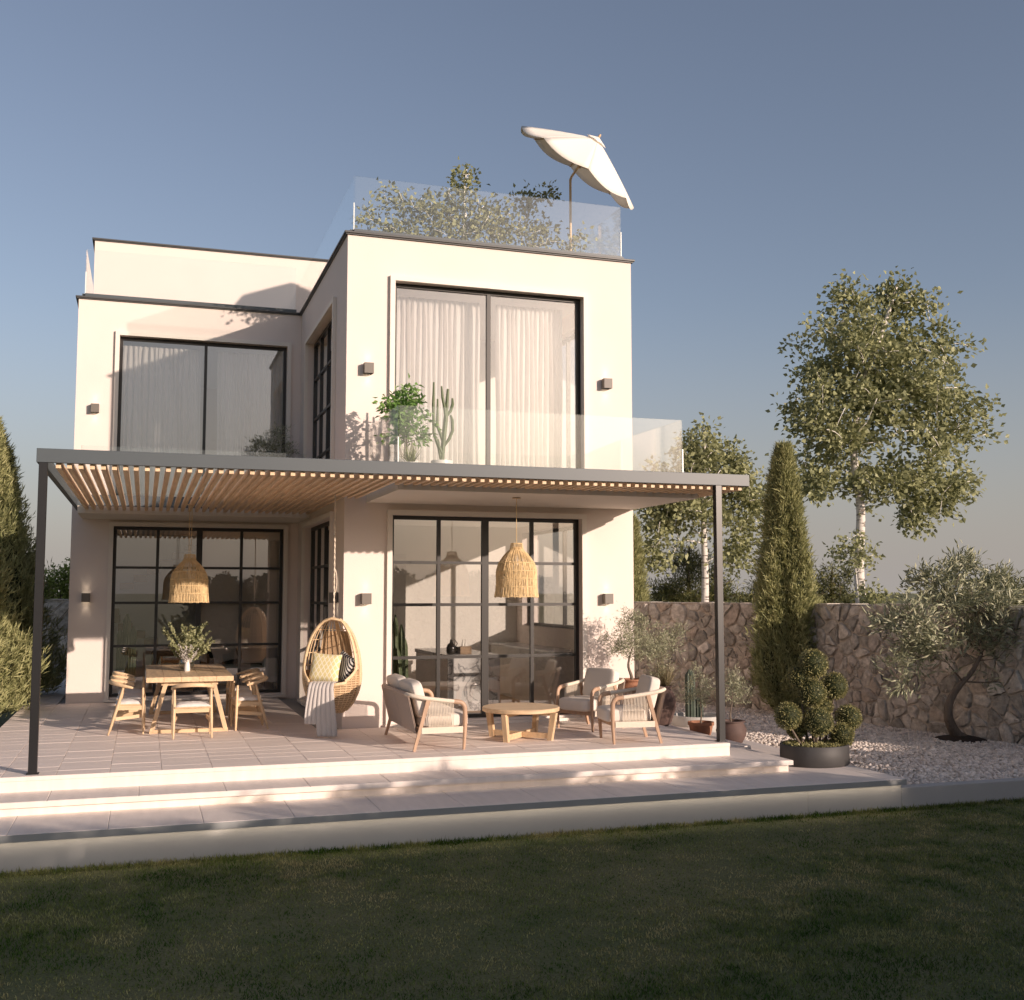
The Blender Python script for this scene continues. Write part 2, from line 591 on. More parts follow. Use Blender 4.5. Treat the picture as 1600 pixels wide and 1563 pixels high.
def leaves(P, D, L, W, fold=.25, curl=0.0, N=None):
    """kite leaves: P base points, D growth directions, L, W arrays -> V, F(tris)"""
    n = len(P)
    D = unit(D)
    if N is None:
        N = rng.normal(size=(n, 3)) + np.array([0, 0, .6])
    S = unit(np.cross(D, N))
    U = np.cross(S, D)
    L = np.broadcast_to(np.asarray(L, float), (n,))[:, None]
    W = np.broadcast_to(np.asarray(W, float), (n,))[:, None]
    mid = P + D * L * .42
    a = mid + S * W * .5 + U * W * fold
    b = mid - S * W * .5 + U * W * fold
    tip = P + D * L - U * L * curl
    V = np.stack([P, a, tip, b], 1).reshape(-1, 3)
    i = np.arange(n)[:, None] * 4
    F = np.concatenate([i + np.array([0, 1, 2]), i + np.array([0, 2, 3])], 1).reshape(-1, 3)
    return V, F
def merge(parts):
    V = []; F = []; o = 0
    for v, f in parts:
        V.append(v); F.append(f + o); o += len(v)
    return np.concatenate(V), np.concatenate(F)

# ================================================================== SETTING
def quad_obj(name, x0, x1, y0, y1, z, m, kind):
    b = MB()
    b.add([(x0, y0, z), (x1, y0, z), (x1, y1, z), (x0, y1, z)], [(0, 1, 2, 3)])
    return b.build(name, m, kind=kind)
ZG = -.655
quad_obj('lawn', -2500, 2500, -2500, 2500, ZG, 'lawn', 'structure')

def grass():
    n = 190000
    y = rng.uniform(4.0, 10.9, n)
    x = rng.uniform(-1, 1, n)
    X = -1.9 + (x * .5 + .5) * (2.4 + y * .98)
    d = np.sin(X * 1.7 + 3) * np.cos(y * 2.1) + np.sin(X * .6 - y * 1.1) + rng.normal(0, .5, n)
    keep = rng.uniform(0, 1, n) < np.clip(.72 + .22 * d, .25, 1)
    X = X[keep]; y = y[keep]; d = d[keep]
    ne = 9000                                            # uncut blades along the foot of the plinth
    X = np.concatenate([X, rng.uniform(-2, 12.5, ne)]); y = np.concatenate([y, 10.93 - rng.exponential(.03, ne)]); d = np.concatenate([d, rng.uniform(2, 8, ne)])
    n = len(X)
    P = np.stack([X, y, np.full(n, ZG - .002)], 1)
    D = np.stack([rng.normal(0, .55, n), rng.normal(0, .55, n), np.ones(n)], 1)
    L = rng.uniform(.018, .040, n) * (1 + .18 * np.clip(d, -1, 8))
    V, F = leaves(P, D, L, rng.uniform(.0045, .0095, n), .1, .12, rng.normal(size=(n, 3)))
    o = np_mesh('grass', V, F, 'grass_blade', kind='stuff')
    tag(o, 'short mown dark green grass of the shaded lawn', 'grass')
    # a few dry clippings and clover leaves lying in the lawn
grass()

# terrace -----------------------------------------------------------
TX0, TX1, TY0 = -1.83, 6.88, 12.274
b = MB()
b.box(TX0, TX1, TY0 + .004, 15.3, ZG, -.034)
b.box(TX0, 2.7, 15.302, 31, ZG, -.034)
terrace = b.build('terrace', 'plinth', kind='structure')
def tile_mesh(wx, wy):
    t = MB()
    c = .0025
    z0, z1 = -.033, 0
    v = []
    for z, i in ((z0, 0), (z1 - c, 0), (z1, c)):
        v += [(i, i, z), (wx - i, i, z), (wx - i, wy - i, z), (i, wy - i, z)]
    f = [(8, 9, 10, 11)]
    for k in (0, 4):
        for j in range(4):
            f.append((k + j, k + (j + 1) % 4, k + 4 + (j + 1) % 4, k + 4 + j))
    t.add(v, f)
    return t
PX, PY = .5124, .2885
tm = tile_mesh(PX - .0035, PY - .0035)
tme = bpy.data.meshes.new('tile')
tme.from_pydata(tm.v, [], tm.f)
tme.materials.append(MATS['tile'])
spots = []
for i in range(17):
    for j in range(64):
        x = TX0 + i * PX
        y = TY0 + j * PY
        if y > 15.0 and x + PX > 2.6:
            continue
        if y > 20.0 and x + PX > -1.15:
            continue
        spots.append((math.hypot(x, y), x, y))
spots.sort()
rest = MB()
for k, (d, x, y) in enumerate(spots):
    dz = random.uniform(-.0012, .0012)
    if k < 300:
        o = link('tile', tme, terrace)
        o.location = (x + .0025, y + .0025, dz)
    else:
        rest.add([(p[0] + x + .0025, p[1] + y + .0025, p[2] + dz) for p in tm.v], tm.f)
rest.build('tile_field', 'tile', terrace, kind='stuff')

# steps: two treads and a plinth, each tread laid in slabs with a light strip under its nose
def slab_row(name, x0, x1, y0, y1, z0, z1, step, m, nose=None, first=0.):
    r = MB()
    r.box(x0 + .02, x1 - .012, y0 + .07, y1, z0 - .004, z1 - .006)
    root = r.build(name, 'plinth', kind='structure')
    x = x0 - first
    while x < x1 - .02:
        a = max(x, x0); e = min(x + step, x1)
        s = MB().box(a + .002, e - .002, y0, y1, z0, z1, .005)
        so = s.build('slab', m, root)
        x += step
    if nose:
        MB().box(x0, x1, y0 - .004, y0 - .0005, z0 - .010, z1 - .004).build('nosing', nose, root)
    return root
st1 = slab_row('step_upper', -4, 7.41, 11.707, 13.0, -.200, -.154, .84, 'step_stone', 'step_stone', .2)
MB().box(-4, 7.38, 11.765, 12.6, -.292, -.2045).build('riser', 'step_stone', st1)
MB().box(-4, 7.39, 11.712, 11.722, -.2022, -.2006).build('light_strip', 'led_soft', st1)
b = MB(); b.box(TX1 + .002, 7.60, 13.002, 21, -.292, -.158); b.build('side_step', 'step_stone', st1)
st2 = slab_row('step_lower', -4, 8.37, 10.871, 12.4, -.350, -.292, .84, 'step_stone', 'nosing_grey', .46)
b = MB(); b.box(7.0, 8.36, 12.402, 21, -.42, -.2935); b.build('side_step', 'step_stone', st2)
MB().box(-4, 8.34, 10.876, 10.886, -.3522, -.3506).build('light_strip', 'led', st2)
# terrace edge band
te = MB().box(TX0 - 2, TX1, TY0 - .012, TY0 + .0025, -.045, -.001, .003).build('edge_band', 'step_stone', terrace)
MB().box(TX0 - 2, TX1 - .003, TY0 - .002, TY0 + .0035, -.153, -.0455).build('riser', 'step_stone', terrace)
pl = MB()
pl.box(-4, 7.1, 10.935, 11.1, ZG - .1, -.352)
pl.box(7.104, 8.345, 10.937, 11.1, ZG - .1, -.352)
plinth = pl.build('plinth_wall', 'plinth', kind='structure')
MB().box(8.349, 30, 10.94, 11.1, ZG - .1, -.405, .006).build('kerb_wall', 'plinth', plinth)

# gravel bed ---------------------------------------------------------
quad_obj('gravel_base', 7.0, 30, 11.05, 30, -.445, 'mortar', 'structure')
def pebbles():
    ico = [(0, 0, 1), (.894, 0, .447), (.276, .851, .447), (-.724, .526, .447), (-.724, -.526, .447), (.276, -.851, .447),
           (.724, .526, -.447), (-.276, .851, -.447), (-.894, 0, -.447), (-.276, -.851, -.447), (.724, -.526, -.447), (0, 0, -1)]
    tri = [(0, 1, 2), (0, 2, 3), (0, 3, 4), (0, 4, 5), (0, 5, 1), (1, 6, 2), (2, 7, 3), (3, 8, 4), (4, 9, 5), (5, 10, 1),
           (2, 6, 7), (3, 7, 8), (4, 8, 9), (5, 9, 10), (1, 10, 6)]
    ico = np.array(ico); tri = np.array(tri)
    pts = []
    s = .056
    for y in np.arange(11.12, 23.5, s):
        x1 = 13.2
        for x in np.arange(7.4, x1, s):
            if x < 8.39 and y < 21:
                continue
            if x < 7.4 + (y - 21) * .3 and y > 21:
                continue
            if (x - .333 * (y - 11)) > 13.6 or math.atan2(x, y) > R(44.5):
                continue
            pts.append((x, y))
    C = np.array(pts) + rng.normal(0, .017, (len(pts), 2))
    n = len(C)
    r = rng.uniform(.021, .036, n)
    sc3 = np.stack([r * rng.uniform(.9, 1.5, n), r * rng.uniform(.7, 1.1, n), r * rng.uniform(.45, .8, n)], 1)
    V = ico[None] * (1 + rng.normal(0, .09, (n, 12, 1))) * sc3[:, None, :]
    a = rng.uniform(0, 6.28, n)
    ca, sa = np.cos(a)[:, None], np.sin(a)[:, None]
    tl = rng.normal(0, .35, n)[:, None]
    x = V[..., 0] * ca - V[..., 1] * sa
    y = V[..., 0] * sa + V[..., 1] * ca
    z = V[..., 2] + x * tl
    V = np.stack([x + C[:, :1], y + C[:, 1:], z + (-.432 + rng.uniform(0, .02, n))[:, None]], -1)
    F = tri[None] + (np.arange(n) * 12)[:, None, None]
    o = np_mesh('gravel', V.reshape(-1, 3), F.reshape(-1, 3), 'pebble', kind='stuff', smooth=False)
    tag(o, 'bed of pale rounded pebbles between the steps and the stone wall', 'gravel')
pebbles()

# stone walls ---------------------------------------------------------
def voronoi(pts, x0, x1, y0, y1):
    cells = []
    P = np.array(pts)
    for i, p in enumerate(P):
        d = np.hypot(P[:, 0] - p[0], P[:, 1] - p[1])
        idx = np.argsort(d)[1:22]
        poly = [(x0, y0), (x1, y0), (x1, y1), (x0, y1)]
        for j in idx:
            q = P[j]
            mx, my = (p[0] + q[0]) / 2, (p[1] + q[1]) / 2
            nx, ny = q[0] - p[0], q[1] - p[1]
            new = []
            for a in range(len(poly)):
                A = poly[a]; B = poly[(a + 1) % len(poly)]
                da = (A[0] - mx) * nx + (A[1] - my) * ny
                db = (B[0] - mx) * nx + (B[1] - my) * ny
                if da <= 0:
                    new.append(A)
                if da * db < 0:
                    t = da / (da - db)
                    new.append((A[0] + (B[0] - A[0]) * t, A[1] + (B[1] - A[1]) * t))
            poly = new
            if len(poly) < 3:
                break
        cells.append(poly)
    return cells
def stone_wall(label, p0, p1, zb, zt, thick, cell, limit, seed):
    """rubble wall whose face runs from p0 to p1; stones on the left-hand (visible) side"""
    rd = random.Random(seed)
    a = Vector((p0[0], p0[1], 0)); e = Vector((p1[0], p1[1], 0))
    Lw = (e - a).length
    d = (e - a) / Lw
    nrm = Vector((d.y, -d.x, 0))            # outwards, towards the viewer
    root = thing('stone_wall', label, 'wall', (a.x, a.y, zb))
    rz = math.atan2(d.y, d.x)
    root.rotation_euler = (0, 0, rz)
    H = zt - zb
    core = MB().box(0, Lw, .0, thick, 0, H - .02)
    core.build('wall_core', 'mortar', root)
    nx = max(2, int(Lw / cell)); ny = max(2, int(H / (cell * .72)))
    pts = []
    for j in range(ny):
        for i in range(nx):
            if rd.random() < .32:
                continue
            pts.append(((i + .5 + (.5 if j % 2 else 0) * .9 + rd.uniform(-.42, .42)) * Lw / nx, (j + .5 + rd.uniform(-.42, .42)) * H / ny))
            if rd.random() < .42:
                pts.append(((i + rd.random()) * Lw / nx, (j + rd.random()) * H / ny))
    cells = voronoi(pts, 0, Lw, 0, H)
    far = MB()
    cand = []
    for poly in cells:
        if len(poly) < 3:
            continue
        cx = sum(p[0] for p in poly) / len(poly); cy = sum(p[1] for p in poly) / len(poly)
        rmean = sum(math.hypot(p[0] - cx, p[1] - cy) for p in poly) / len(poly)
        if rmean < .035:
            continue
        wp = a + d * cx
        cand.append((wp.length, poly, cx, cy, rmean))
    cand.sort(key=lambda t: t[0])
    for k, (_, poly, cx, cy, rm) in enumerate(cand):
        gap = .004 + rd.random() * .006
        ring = []
        for q in range(len(poly)):                       # round and roughen the outline
            A = poly[q]; B = poly[(q + 1) % len(poly)]
            for t in (.15, .5, .85):
                x = A[0] + (B[0] - A[0]) * t; y = A[1] + (B[1] - A[1]) * t
                r = math.hypot(x - cx, y - cy)
                s = max(.3, (r - gap) / max(r, 1e-5)) * (1 - rd.random() * .10)
                ring.append((cx + (x - cx) * s, cy + (y - cy) * s))
        pr = rd.uniform(.012, .06) * min(1.25, .55 + rm * 3)
        n = len(ring)
        v = []
        f = []
        tx, ty = rd.uniform(-.25, .25), rd.uniform(-.25, .25)
        for s, y in ((1, .02), (.97, .004 - pr * .5), (.86, .002 - pr * .9), (.42, -pr)):
            for (x, z) in ring:
                jx = rd.uniform(-.014, .014) if s < 1 else 0
                yy = y + (rd.uniform(-.010, .010) + (x - cx) * tx * .35 + (z - cy) * ty * .35 if s < .95 else 0)
                v.append((cx + (x - cx) * s + jx, yy, cy + (z - cy) * s + (rd.uniform(-.008, .008) if s < 1 else 0)))
        for m in range(3):
            for q in range(n):
                f.append((m * n + q, m * n + (q + 1) % n, (m + 1) * n + (q + 1) % n, (m + 1) * n + q))
        f.append(tuple(range(3 * n, 4 * n)))
        if k < limit:
            MB().add(v, f).build('stone', 'stone', root, 40)
        else:
            far.add(v, f)
    if far.v:
        far.build('stones', 'stone', root, 40, kind='stuff')
    # cap stones along the top
    cap = MB()
    x = 0
    while x < Lw - .01:
        w_ = min(rd.uniform(.22, .5), Lw - x)
        cap.box(x + .006, x + w_ - .006, -.02 + rd.uniform(-.012, .012), thick + .01, H - .025, H + rd.uniform(.002, .022), .008)
        x += w_
    cap.build('cap_stones', 'stone', root, 30, kind='stuff')
    return root
stone_wall('sunlit rubble stone wall behind the potted plants and the right pergola post', (9.35, 23.3), (11.52, 18.72), -.46, 1.63, .4, .235, 300, 3)
stone_wall('shaded rubble stone wall behind the twisted olive tree', (11.53, 18.70), (13.0, 10.6), -.46, 1.63, .4, .245, 300, 5)
stone_wall('low grey stone wall at the end of the left side path', (-6, 30.6), (2.0, 30.6), -.1, 1.66, .4, .36, 120, 9)

# ================================================================== HOUSE
HO = (2.59, 15.19, 0)
house = thing('villa', 'two-storey white plastered villa with large black-framed windows and flat roofs', 'house', HO)
def hp(b, name, m, parent=None, smooth=None):
    return b.build(name, m, parent or house, smooth, HO)
def wall_grid(axis, c0, c1, a0, a1, z0, z1, ops):
    """wall slab with rectangular openings; axis 'Y': runs along X between Y=c0..c1; axis 'X': runs along Y"""
    A = sorted({a0, a1} | {o[0] for o in ops} | {o[1] for o in ops})
    Z = sorted({z0, z1} | {o[2] for o in ops} | {o[3] for o in ops})
    solid = {}
    for i in range(len(A) - 1):
        for j in range(len(Z) - 1):
            ca = (A[i] + A[i + 1]) / 2; cz = (Z[j] + Z[j + 1]) / 2
            solid[i, j] = not any(o[0] < ca < o[1] and o[2] < cz < o[3] for o in ops)
    b = MB()
    def P(a, c, z):
        return (a, c, z) if axis == 'Y' else (c, a, z)
    def q(*p):
        b.add(p, [(0, 1, 2, 3)] if axis == 'Y' else [(3, 2, 1, 0)])
    for (i, j), s in solid.items():
        if not s:
            continue
        x0, x1, y0, y1 = A[i], A[i + 1], Z[j], Z[j + 1]
        q(P(x0, c0, y0), P(x1, c0, y0), P(x1, c0, y1), P(x0, c0, y1))
        q(P(x1, c1, y0), P(x0, c1, y0), P(x0, c1, y1), P(x1, c1, y1))
        if not solid.get((i - 1, j)):
            q(P(x0, c1, y0), P(x0, c0, y0), P(x0, c0, y1), P(x0, c1, y1))
        if not solid.get((i + 1, j)):
            q(P(x1, c0, y0), P(x1, c1, y0), P(x1, c1, y1), P(x1, c0, y1))
        if not solid.get((i, j - 1)):
            q(P(x0, c1, y0), P(x1, c1, y0), P(x1, c0, y0), P(x0, c0, y0))
        if not solid.get((i, j + 1)):
            q(P(x0, c0, y1), P(x1, c0, y1), P(x1, c1, y1), P(x0, c1, y1))
    return b
YF, YL, XF, XR, XL, ZT = 15.19, 20.04, 2.59, 6.94, -1.2, 6.87
OFL = (3.255, 6.10, .07, 2.925); OFU = (3.265, 6.143, 3.40, 6.262)
OLL = (-.53, 2.34, .08, 2.975); OLU = (-.52, 2.344, 3.40, 6.28)
OSL = (16.15, 19.12, .07, 2.95); OSU = (16.17, 19.10, 3.40, 6.14)
ORW = (16.0, 19.47, 1.24, 2.95); ORV_ = (16.0, 19.0, 3.5, 6.2)  # the upper-room opening is unseen, added to let daylight in
hp(wall_grid('Y', YF, YF + .3, XF, XR, -.03, ZT, [OFL, OFU]), 'wall', 'plaster')
hp(wall_grid('X', XF, XF + .3, YF + .3, 26, -.03, ZT, [OSL, OSU]), 'wall', 'plaster')
hp(wall_grid('X', XR - .3, XR, YF + .3, 26, -.45, ZT, [ORW, ORV_]), 'wall', 'plaster')
hp(wall_grid('Y', YL, YL + .3, XL, XF - .001, -.03, ZT, [OLL, OLU]), 'wall', 'plaster')
OLW = (21.0, 25.0, .1, 2.95); OLV = (20.6, 24.6, 3.45, 6.3); ORV = (16.0, 19.0, 3.5, 6.2)  # unseen side openings, added to bring daylight into the rooms
hp(wall_grid('X', XL, XL + .3, YL + .3, 26, -.1, ZT, [OLW, OLV]), 'wall', 'plaster')
OBW = (-.75, .95, 3.6, 6.2); OBX = (1.75, 2.45, 3.6, 6.2)  # unseen back openings, added to brighten the upper curtains from behind
hp(wall_grid('Y', 26.001, 26.3, XL, XR, -.4, ZT, [OBW, OBX]), 'wall', 'plaster')
# floors, ceilings, partitions
hp(MB().box(XF + .3, XR - .3, YF + .3, 26, -.03, .02), 'ground_floor', 'floor_wood')
hp(MB().box(XL + .3, XF, YL + .3, 26, -.03, .02), 'ground_floor', 'floor_wood')
hp(MB().box(XF + .301, XR - .301, YF + .301, 25.99, 3.06, 3.36), 'upper_floor', 'plaster_in')
hp(MB().box(XL + .301, XF - .002, YL + .301, 25.99, 3.06, 3.36), 'upper_floor', 'plaster_in')
hp(MB().box(XF + .301, XR - .301, YF + .301, 25.99, 6.5, 6.8), 'ceiling', 'plaster_in')
hp(MB().box(XL + .301, XF - .002, YL + .301, 25.99, 6.5, 6.8), 'ceiling', 'plaster_in')
hp(MB().box(XF + .302, XR - .302, 19.8, 19.92, .02, 3.06), 'partition', 'plaster_in')
hp(MB().box(XF + .302, XR - .302, 19.4, 19.52, 3.36, 6.5), 'partition', 'plaster_in')
hp(MB().box(XL + .302, XF - .003, 24.5, 24.62, .02, 3.06), 'partition', 'plaster_in')
# roof caps (thin dark copings) and the set-back top storey
def coping(x0, x1, y0, y1, z):
    c = hp(MB().box(x0 + .02, x1 - .02, y0 + .02, y1 - .02, z + .0005, z + .016), 'coping', 'coping')
    hp(MB().box(x0, x1, y0, y1, z + .0165, z + .046, .004), 'coping_top', 'coping', c)
coping(XF - .05, XR + .05, YF - .05, 26.3, ZT)
coping(XL - .05, XF - .052, YL - .05, 26.3, ZT)
hp(MB().box(-1.10, 6.6, 22.7, 26.1, ZT + .047, 8.72), 'penthouse_wall', 'plaster')
coping(-1.15, 6.65, 22.65, 26.15, 8.72)
# glass balustrades: frameless panels in a grey shoe
def rail(pts, z0, z1, shoe=(.05, .10), name='balustrade'):
    """pts: plan polyline; one glass panel per segment"""
    s = MB()
    for p, q in zip(pts[:-1], pts[1:]):
        s.bar((p[0], p[1], z0 + shoe[1] / 2), (q[0], q[1], z0 + shoe[1] / 2), shoe[0], shoe[1])
    root = hp(s, name, 'grey_metal')
    for p, q in zip(pts[:-1], pts[1:]):
        d = Vector((q[0] - p[0], q[1] - p[1], 0)).normalized() * .012
        g = MB().bar((p[0] + d.x, p[1] + d.y, (z0 + z1) / 2 + .04), (q[0] - d.x, q[1] - d.y, (z0 + z1) / 2 + .04), .012, z1 - z0 - .08)
        hp(g, 'glass_panel', 'glass_rail', root)
    for p in pts[1:-1]:
        hp(MB().box(p[0] - .008, p[0] + .008, p[1] - .008, p[1] + .008, z0 + shoe[1], z0 + shoe[1] + (z1 - z0) * .45), 'bright_edge', 'glass_edge', root)  # pale colour stands for the bright line along the glass corner
    return root
ZR = ZT + .047
rail([(2.70, 22.6), (2.70, 15.35), (6.85, 15.35), (6.85, 22.6)], ZR, 7.79, (.10, .085))
rail([(-1.105, 22.6), (-1.105, 20.13), (2.5, 20.13)], ZR, 7.775, (.10, .07))
# balcony slabs in front of the upper windows
def slab(x0, x1, y0, y1):
    s = hp(MB().box(x0, x1, y0, y1, 3.2005, 3.33), 'balcony_slab', 'grey_metal')
    hp(MB().box(x0 + .004, x1 - .004, y0 + .004, y1 - .002, 3.085, 3.20), 'soffit', 'soffit', s)
slab(2.885, 6.95, 13.115, YF - .001)
slab(-1.035, XF - .001, 18.55, YL - .001)
rail([(2.90, YF - .01), (2.90, 13.2), (6.76, 13.2), (6.76, YF - .01)], 3.331, 4.135, (.06, .05))
rail([(-1.0, YL - .01), (-1.0, 18.62), (2.54, 18.62)], 3.331, 4.16, (.06, .05))

# windows -------------------------------------------------------------
def window(axis, face, op, cols, rows, thick=(), depth=.10, outward=-1, bar=.05, surround=True, fw=.055):
    """op=(a0,a1,z0,z1); the frame sits `depth` inside the wall face; rows/cols are bar positions"""
    a0, a1, z0, z1 = op
    s = -outward
    c0 = face + s * depth
    c1 = face + s * (depth + .07)
    cm = face + s * (depth + .035)
    def bx(b, p0, p1, q0, q1, e0, e1):
        lo, hi = min(e0, e1), max(e0, e1)
        if axis == 'Y':
            b.box(p0, p1, lo, hi, q0, q1)
        else:
            b.box(lo, hi, p0, p1, q0, q1)
        return b
    fr = MB()
    bx(fr, a0 + .001, a0 + fw, z0 + .001, z1 - .001, c0, c1)
    bx(fr, a1 - fw, a1 - .001, z0 + .001, z1 - .001, c0, c1)
    bx(fr, a0 + fw, a1 - fw, z0 + .001, z0 + fw, c0 + s * .0, c1)
    bx(fr, a0 + fw, a1 - fw, z1 - fw, z1 - .001, c0, c1)
    win = hp(fr, 'window', 'frame_black')
    if surround:
        t = MB()
        w_ = .068; pr = .055
        e0 = face + s * -pr; e1 = face + s * (depth - .002)
        # reveal liner + proud architrave
        f0 = face - s * pr; f1 = face - s * .0015
        bx(t, a0 - w_, a0 + .003, z0 - (.03), z1 + w_, f0, f1)
        bx(t, a1 - .003, a1 + w_, z0 - (.03), z1 + w_, f0, f1)
        bx(t, a0 + .003, a1 - .003, z1 - .003, z1 + w_, f0, f1)
        hp(t, 'surround', 'trim', win)
        bx(MB(), 0, 0, 0, 0, 0, 0)
        sill = bx(MB(), a0 - w_ - .01, a1 + w_ + .01, z0 - .07, z0 - .031, face - s * (pr + .03), face - s * .0015)
        hp(sill, 'sill', 'trim', win)
    A = [a0 + fw / 2] + list(cols) + [a1 - fw / 2]
    Z = [z0 + fw / 2] + list(rows) + [z1 - fw / 2]
    for i, c in enumerate(cols):
        wd = .10 if i in thick else bar
        hp(bx(MB(), c - wd / 2, c + wd / 2, z0 + fw, z1 - fw, c0 + s * .004, c1 - s * .004), 'mullion', 'frame_black', win)
    for r in rows:
        for i in range(len(A) - 1):
            l = (.05 if (i - 1) in thick else bar / 2) if i > 0 else fw / 2
            g = (.05 if i in thick else bar / 2) if i < len(A) - 2 else fw / 2
            hp(bx(MB(), A[i] + l, A[i + 1] - g, r - bar * .42, r + bar * .42, c0 + s * .008, c1 - s * .008), 'glazing_bar', 'frame_black', win)
    for i in range(len(A) - 1):
        for j in range(len(Z) - 1):
            # each pane tilts by a hair, as real panes do
            g = bx(MB(), A[i] + .012, A[i + 1] - .012, Z[j] + .012, Z[j + 1] - .012, cm - .003, cm + .003)
            hp(g, 'pane', 'glass_window', win)
    return win
window('Y', YF, OFL, (3.965, 4.655, 5.37), (.93, 1.67, 2.265), (1,))
window('Y', YL, OLL, (.20, .895, 1.615), (.93, 1.665, 2.27), (1,))
window('Y', YF, OFU, (4.70,), (), (), bar=.06)
window('Y', YL, OLU, (.93,), (), (), bar=.05)
window('X', XF, OSL, (16.9, 17.63, 18.37), (.93, 1.67, 2.26))
window('X', XF, OSU, (16.9, 17.63, 18.37), (4.1, 4.8, 5.5))
window('X', XL, OLW, (22.3, 23.7), (), (), surround=False)  # glazing of the unseen side openings added for daylight
window('X', XL, OLV, (22.6,), (), (), surround=False)
window('X', XR, ORV, (17.5,), (), (), outward=1, surround=False)  # unseen too, added for daylight in the upper front room
window('Y', 26.3, OBW, (.1,), (), (), outward=1, surround=False)  # glazing of the added back openings that light the curtains
window('Y', 26.3, OBX, (), (), (), outward=1, surround=False)
window('X', XR, ORW, (17.7,), (), (), outward=1, surround=False)

# ================================================================== PERGOLA
PO = (-1.03, 12.375, 0)
perg = thing('pergola', 'grey steel pergola with brown wooden slats shading the terrace', 'pergola', PO)
def pp(b, name, m):
    return b.build(name, m, perg, None, PO)
pp(MB().box(-1.10, 7.28, 12.375, 12.435, 3.19, 3.336, .003), 'front_beam', 'grey_metal')
pp(MB().box(-1.10, -1.036, 12.436, YL - .002, 3.19, 3.336, .003), 'side_beam', 'grey_metal')
pp(MB().box(7.216, 7.28, 12.436, 14.2, 3.19, 3.336, .003), 'side_beam', 'grey_metal')
pp(MB().box(6.952, 7.215, 14.13, 14.2, 3.19, 3.336, .003), 'rear_beam', 'grey_metal')
for x in (-1.033, 6.84):
    pp(MB().box(x - .042, x + .042, 12.376, 12.460, 0.0, 3.1895, .003), 'post', 'post_metal')
    pp(MB().box(x - .06, x + .06, 12.365, 12.479, 0.0005, .010, .002), 'base_plate', 'post_metal')
x = -.892
k = 0
while x < 7.2:
    y1 = 18.54 if x < 2.55 else (YF - .004 if x < 2.86 else (13.108 if x < 6.93 else 14.12))
    xx = x + random.uniform(-.003, .003)
    pp(MB().box(xx - .024, xx + .024, 12.440 - random.uniform(0, .002), y1, 3.140, 3.232), 'slat', 'wood_slat')
    x += .1105

# ================================================================== LAMPS
def spot(parent, loc, down, e):
    d = bpy.data.lights.new('lamp_beam', 'SPOT')
    d.energy = e
    d.spot_size = R(62)
    d.spot_blend = .9
    d.shadow_soft_size = .02
    d.color = (1, .82, .62)
    o = bpy.data.objects.new('lamp_beam', d)
    COL.objects.link(o)
    o.parent = parent
    o.location = loc
    o.rotation_euler = (R(8), 0, 0) if down else (R(172), 0, 0)
def wall_lamp(label, loc, rz):
    t = thing('wall_lamp', label, 'wall lamp', loc, rz, 'square up-and-down wall lamps on the villa')
    MB().box(-.062, .062, -.012, -.0005, -.068, .068).build('back_plate', 'post_metal', t)
    s = MB()
    s.box(-.066, .066, -.115, -.1105, -.074, .074, .002)
    s.box(-.066, -.061, -.1105, -.0125, -.074, .074)
    s.box(.061, .066, -.1105, -.0125, -.074, .074)
    s.box(-.061, .061, -.1105, -.0125, -.03, .03)
    s.build('body', 'lamp_body', t)
    for z in (-.034, .034):
        MB().lathe([(.03, -.003), (.03, .003)], 16, (0, -.062, z)).build('lens', 'lamp_lens', t)
    spot(t, (0, -.060, -.045), True, .6)
    spot(t, (0, -.060, .045), False, .6)
    return t
mat('lamp_body', (.16, .14, .12), .5, .05, 5)
wall_lamp('square wall lamp left of the curtained upper front window', (2.892, YF, 4.965), 0)
wall_lamp('square wall lamp right of the curtained upper front window', (6.505, YF, 4.962), 0)
wall_lamp('square wall lamp on the pier behind the hanging chair, facing the lawn', (2.893, YF, 1.757), 0)
wall_lamp('square wall lamp above the potted olive at the right corner of the villa', (6.495, YF, 1.75), 0)
wall_lamp('square wall lamp left of the recessed upper window', (-.883, YL, 4.975), 0)
wall_lamp('glowing square wall lamp left of the dining window', (-.933, YL, 1.757), 0)
wall_lamp('dark square wall lamp on the side wall behind the hanging chair rope', (XF, 15.66, 1.77), R(-90))

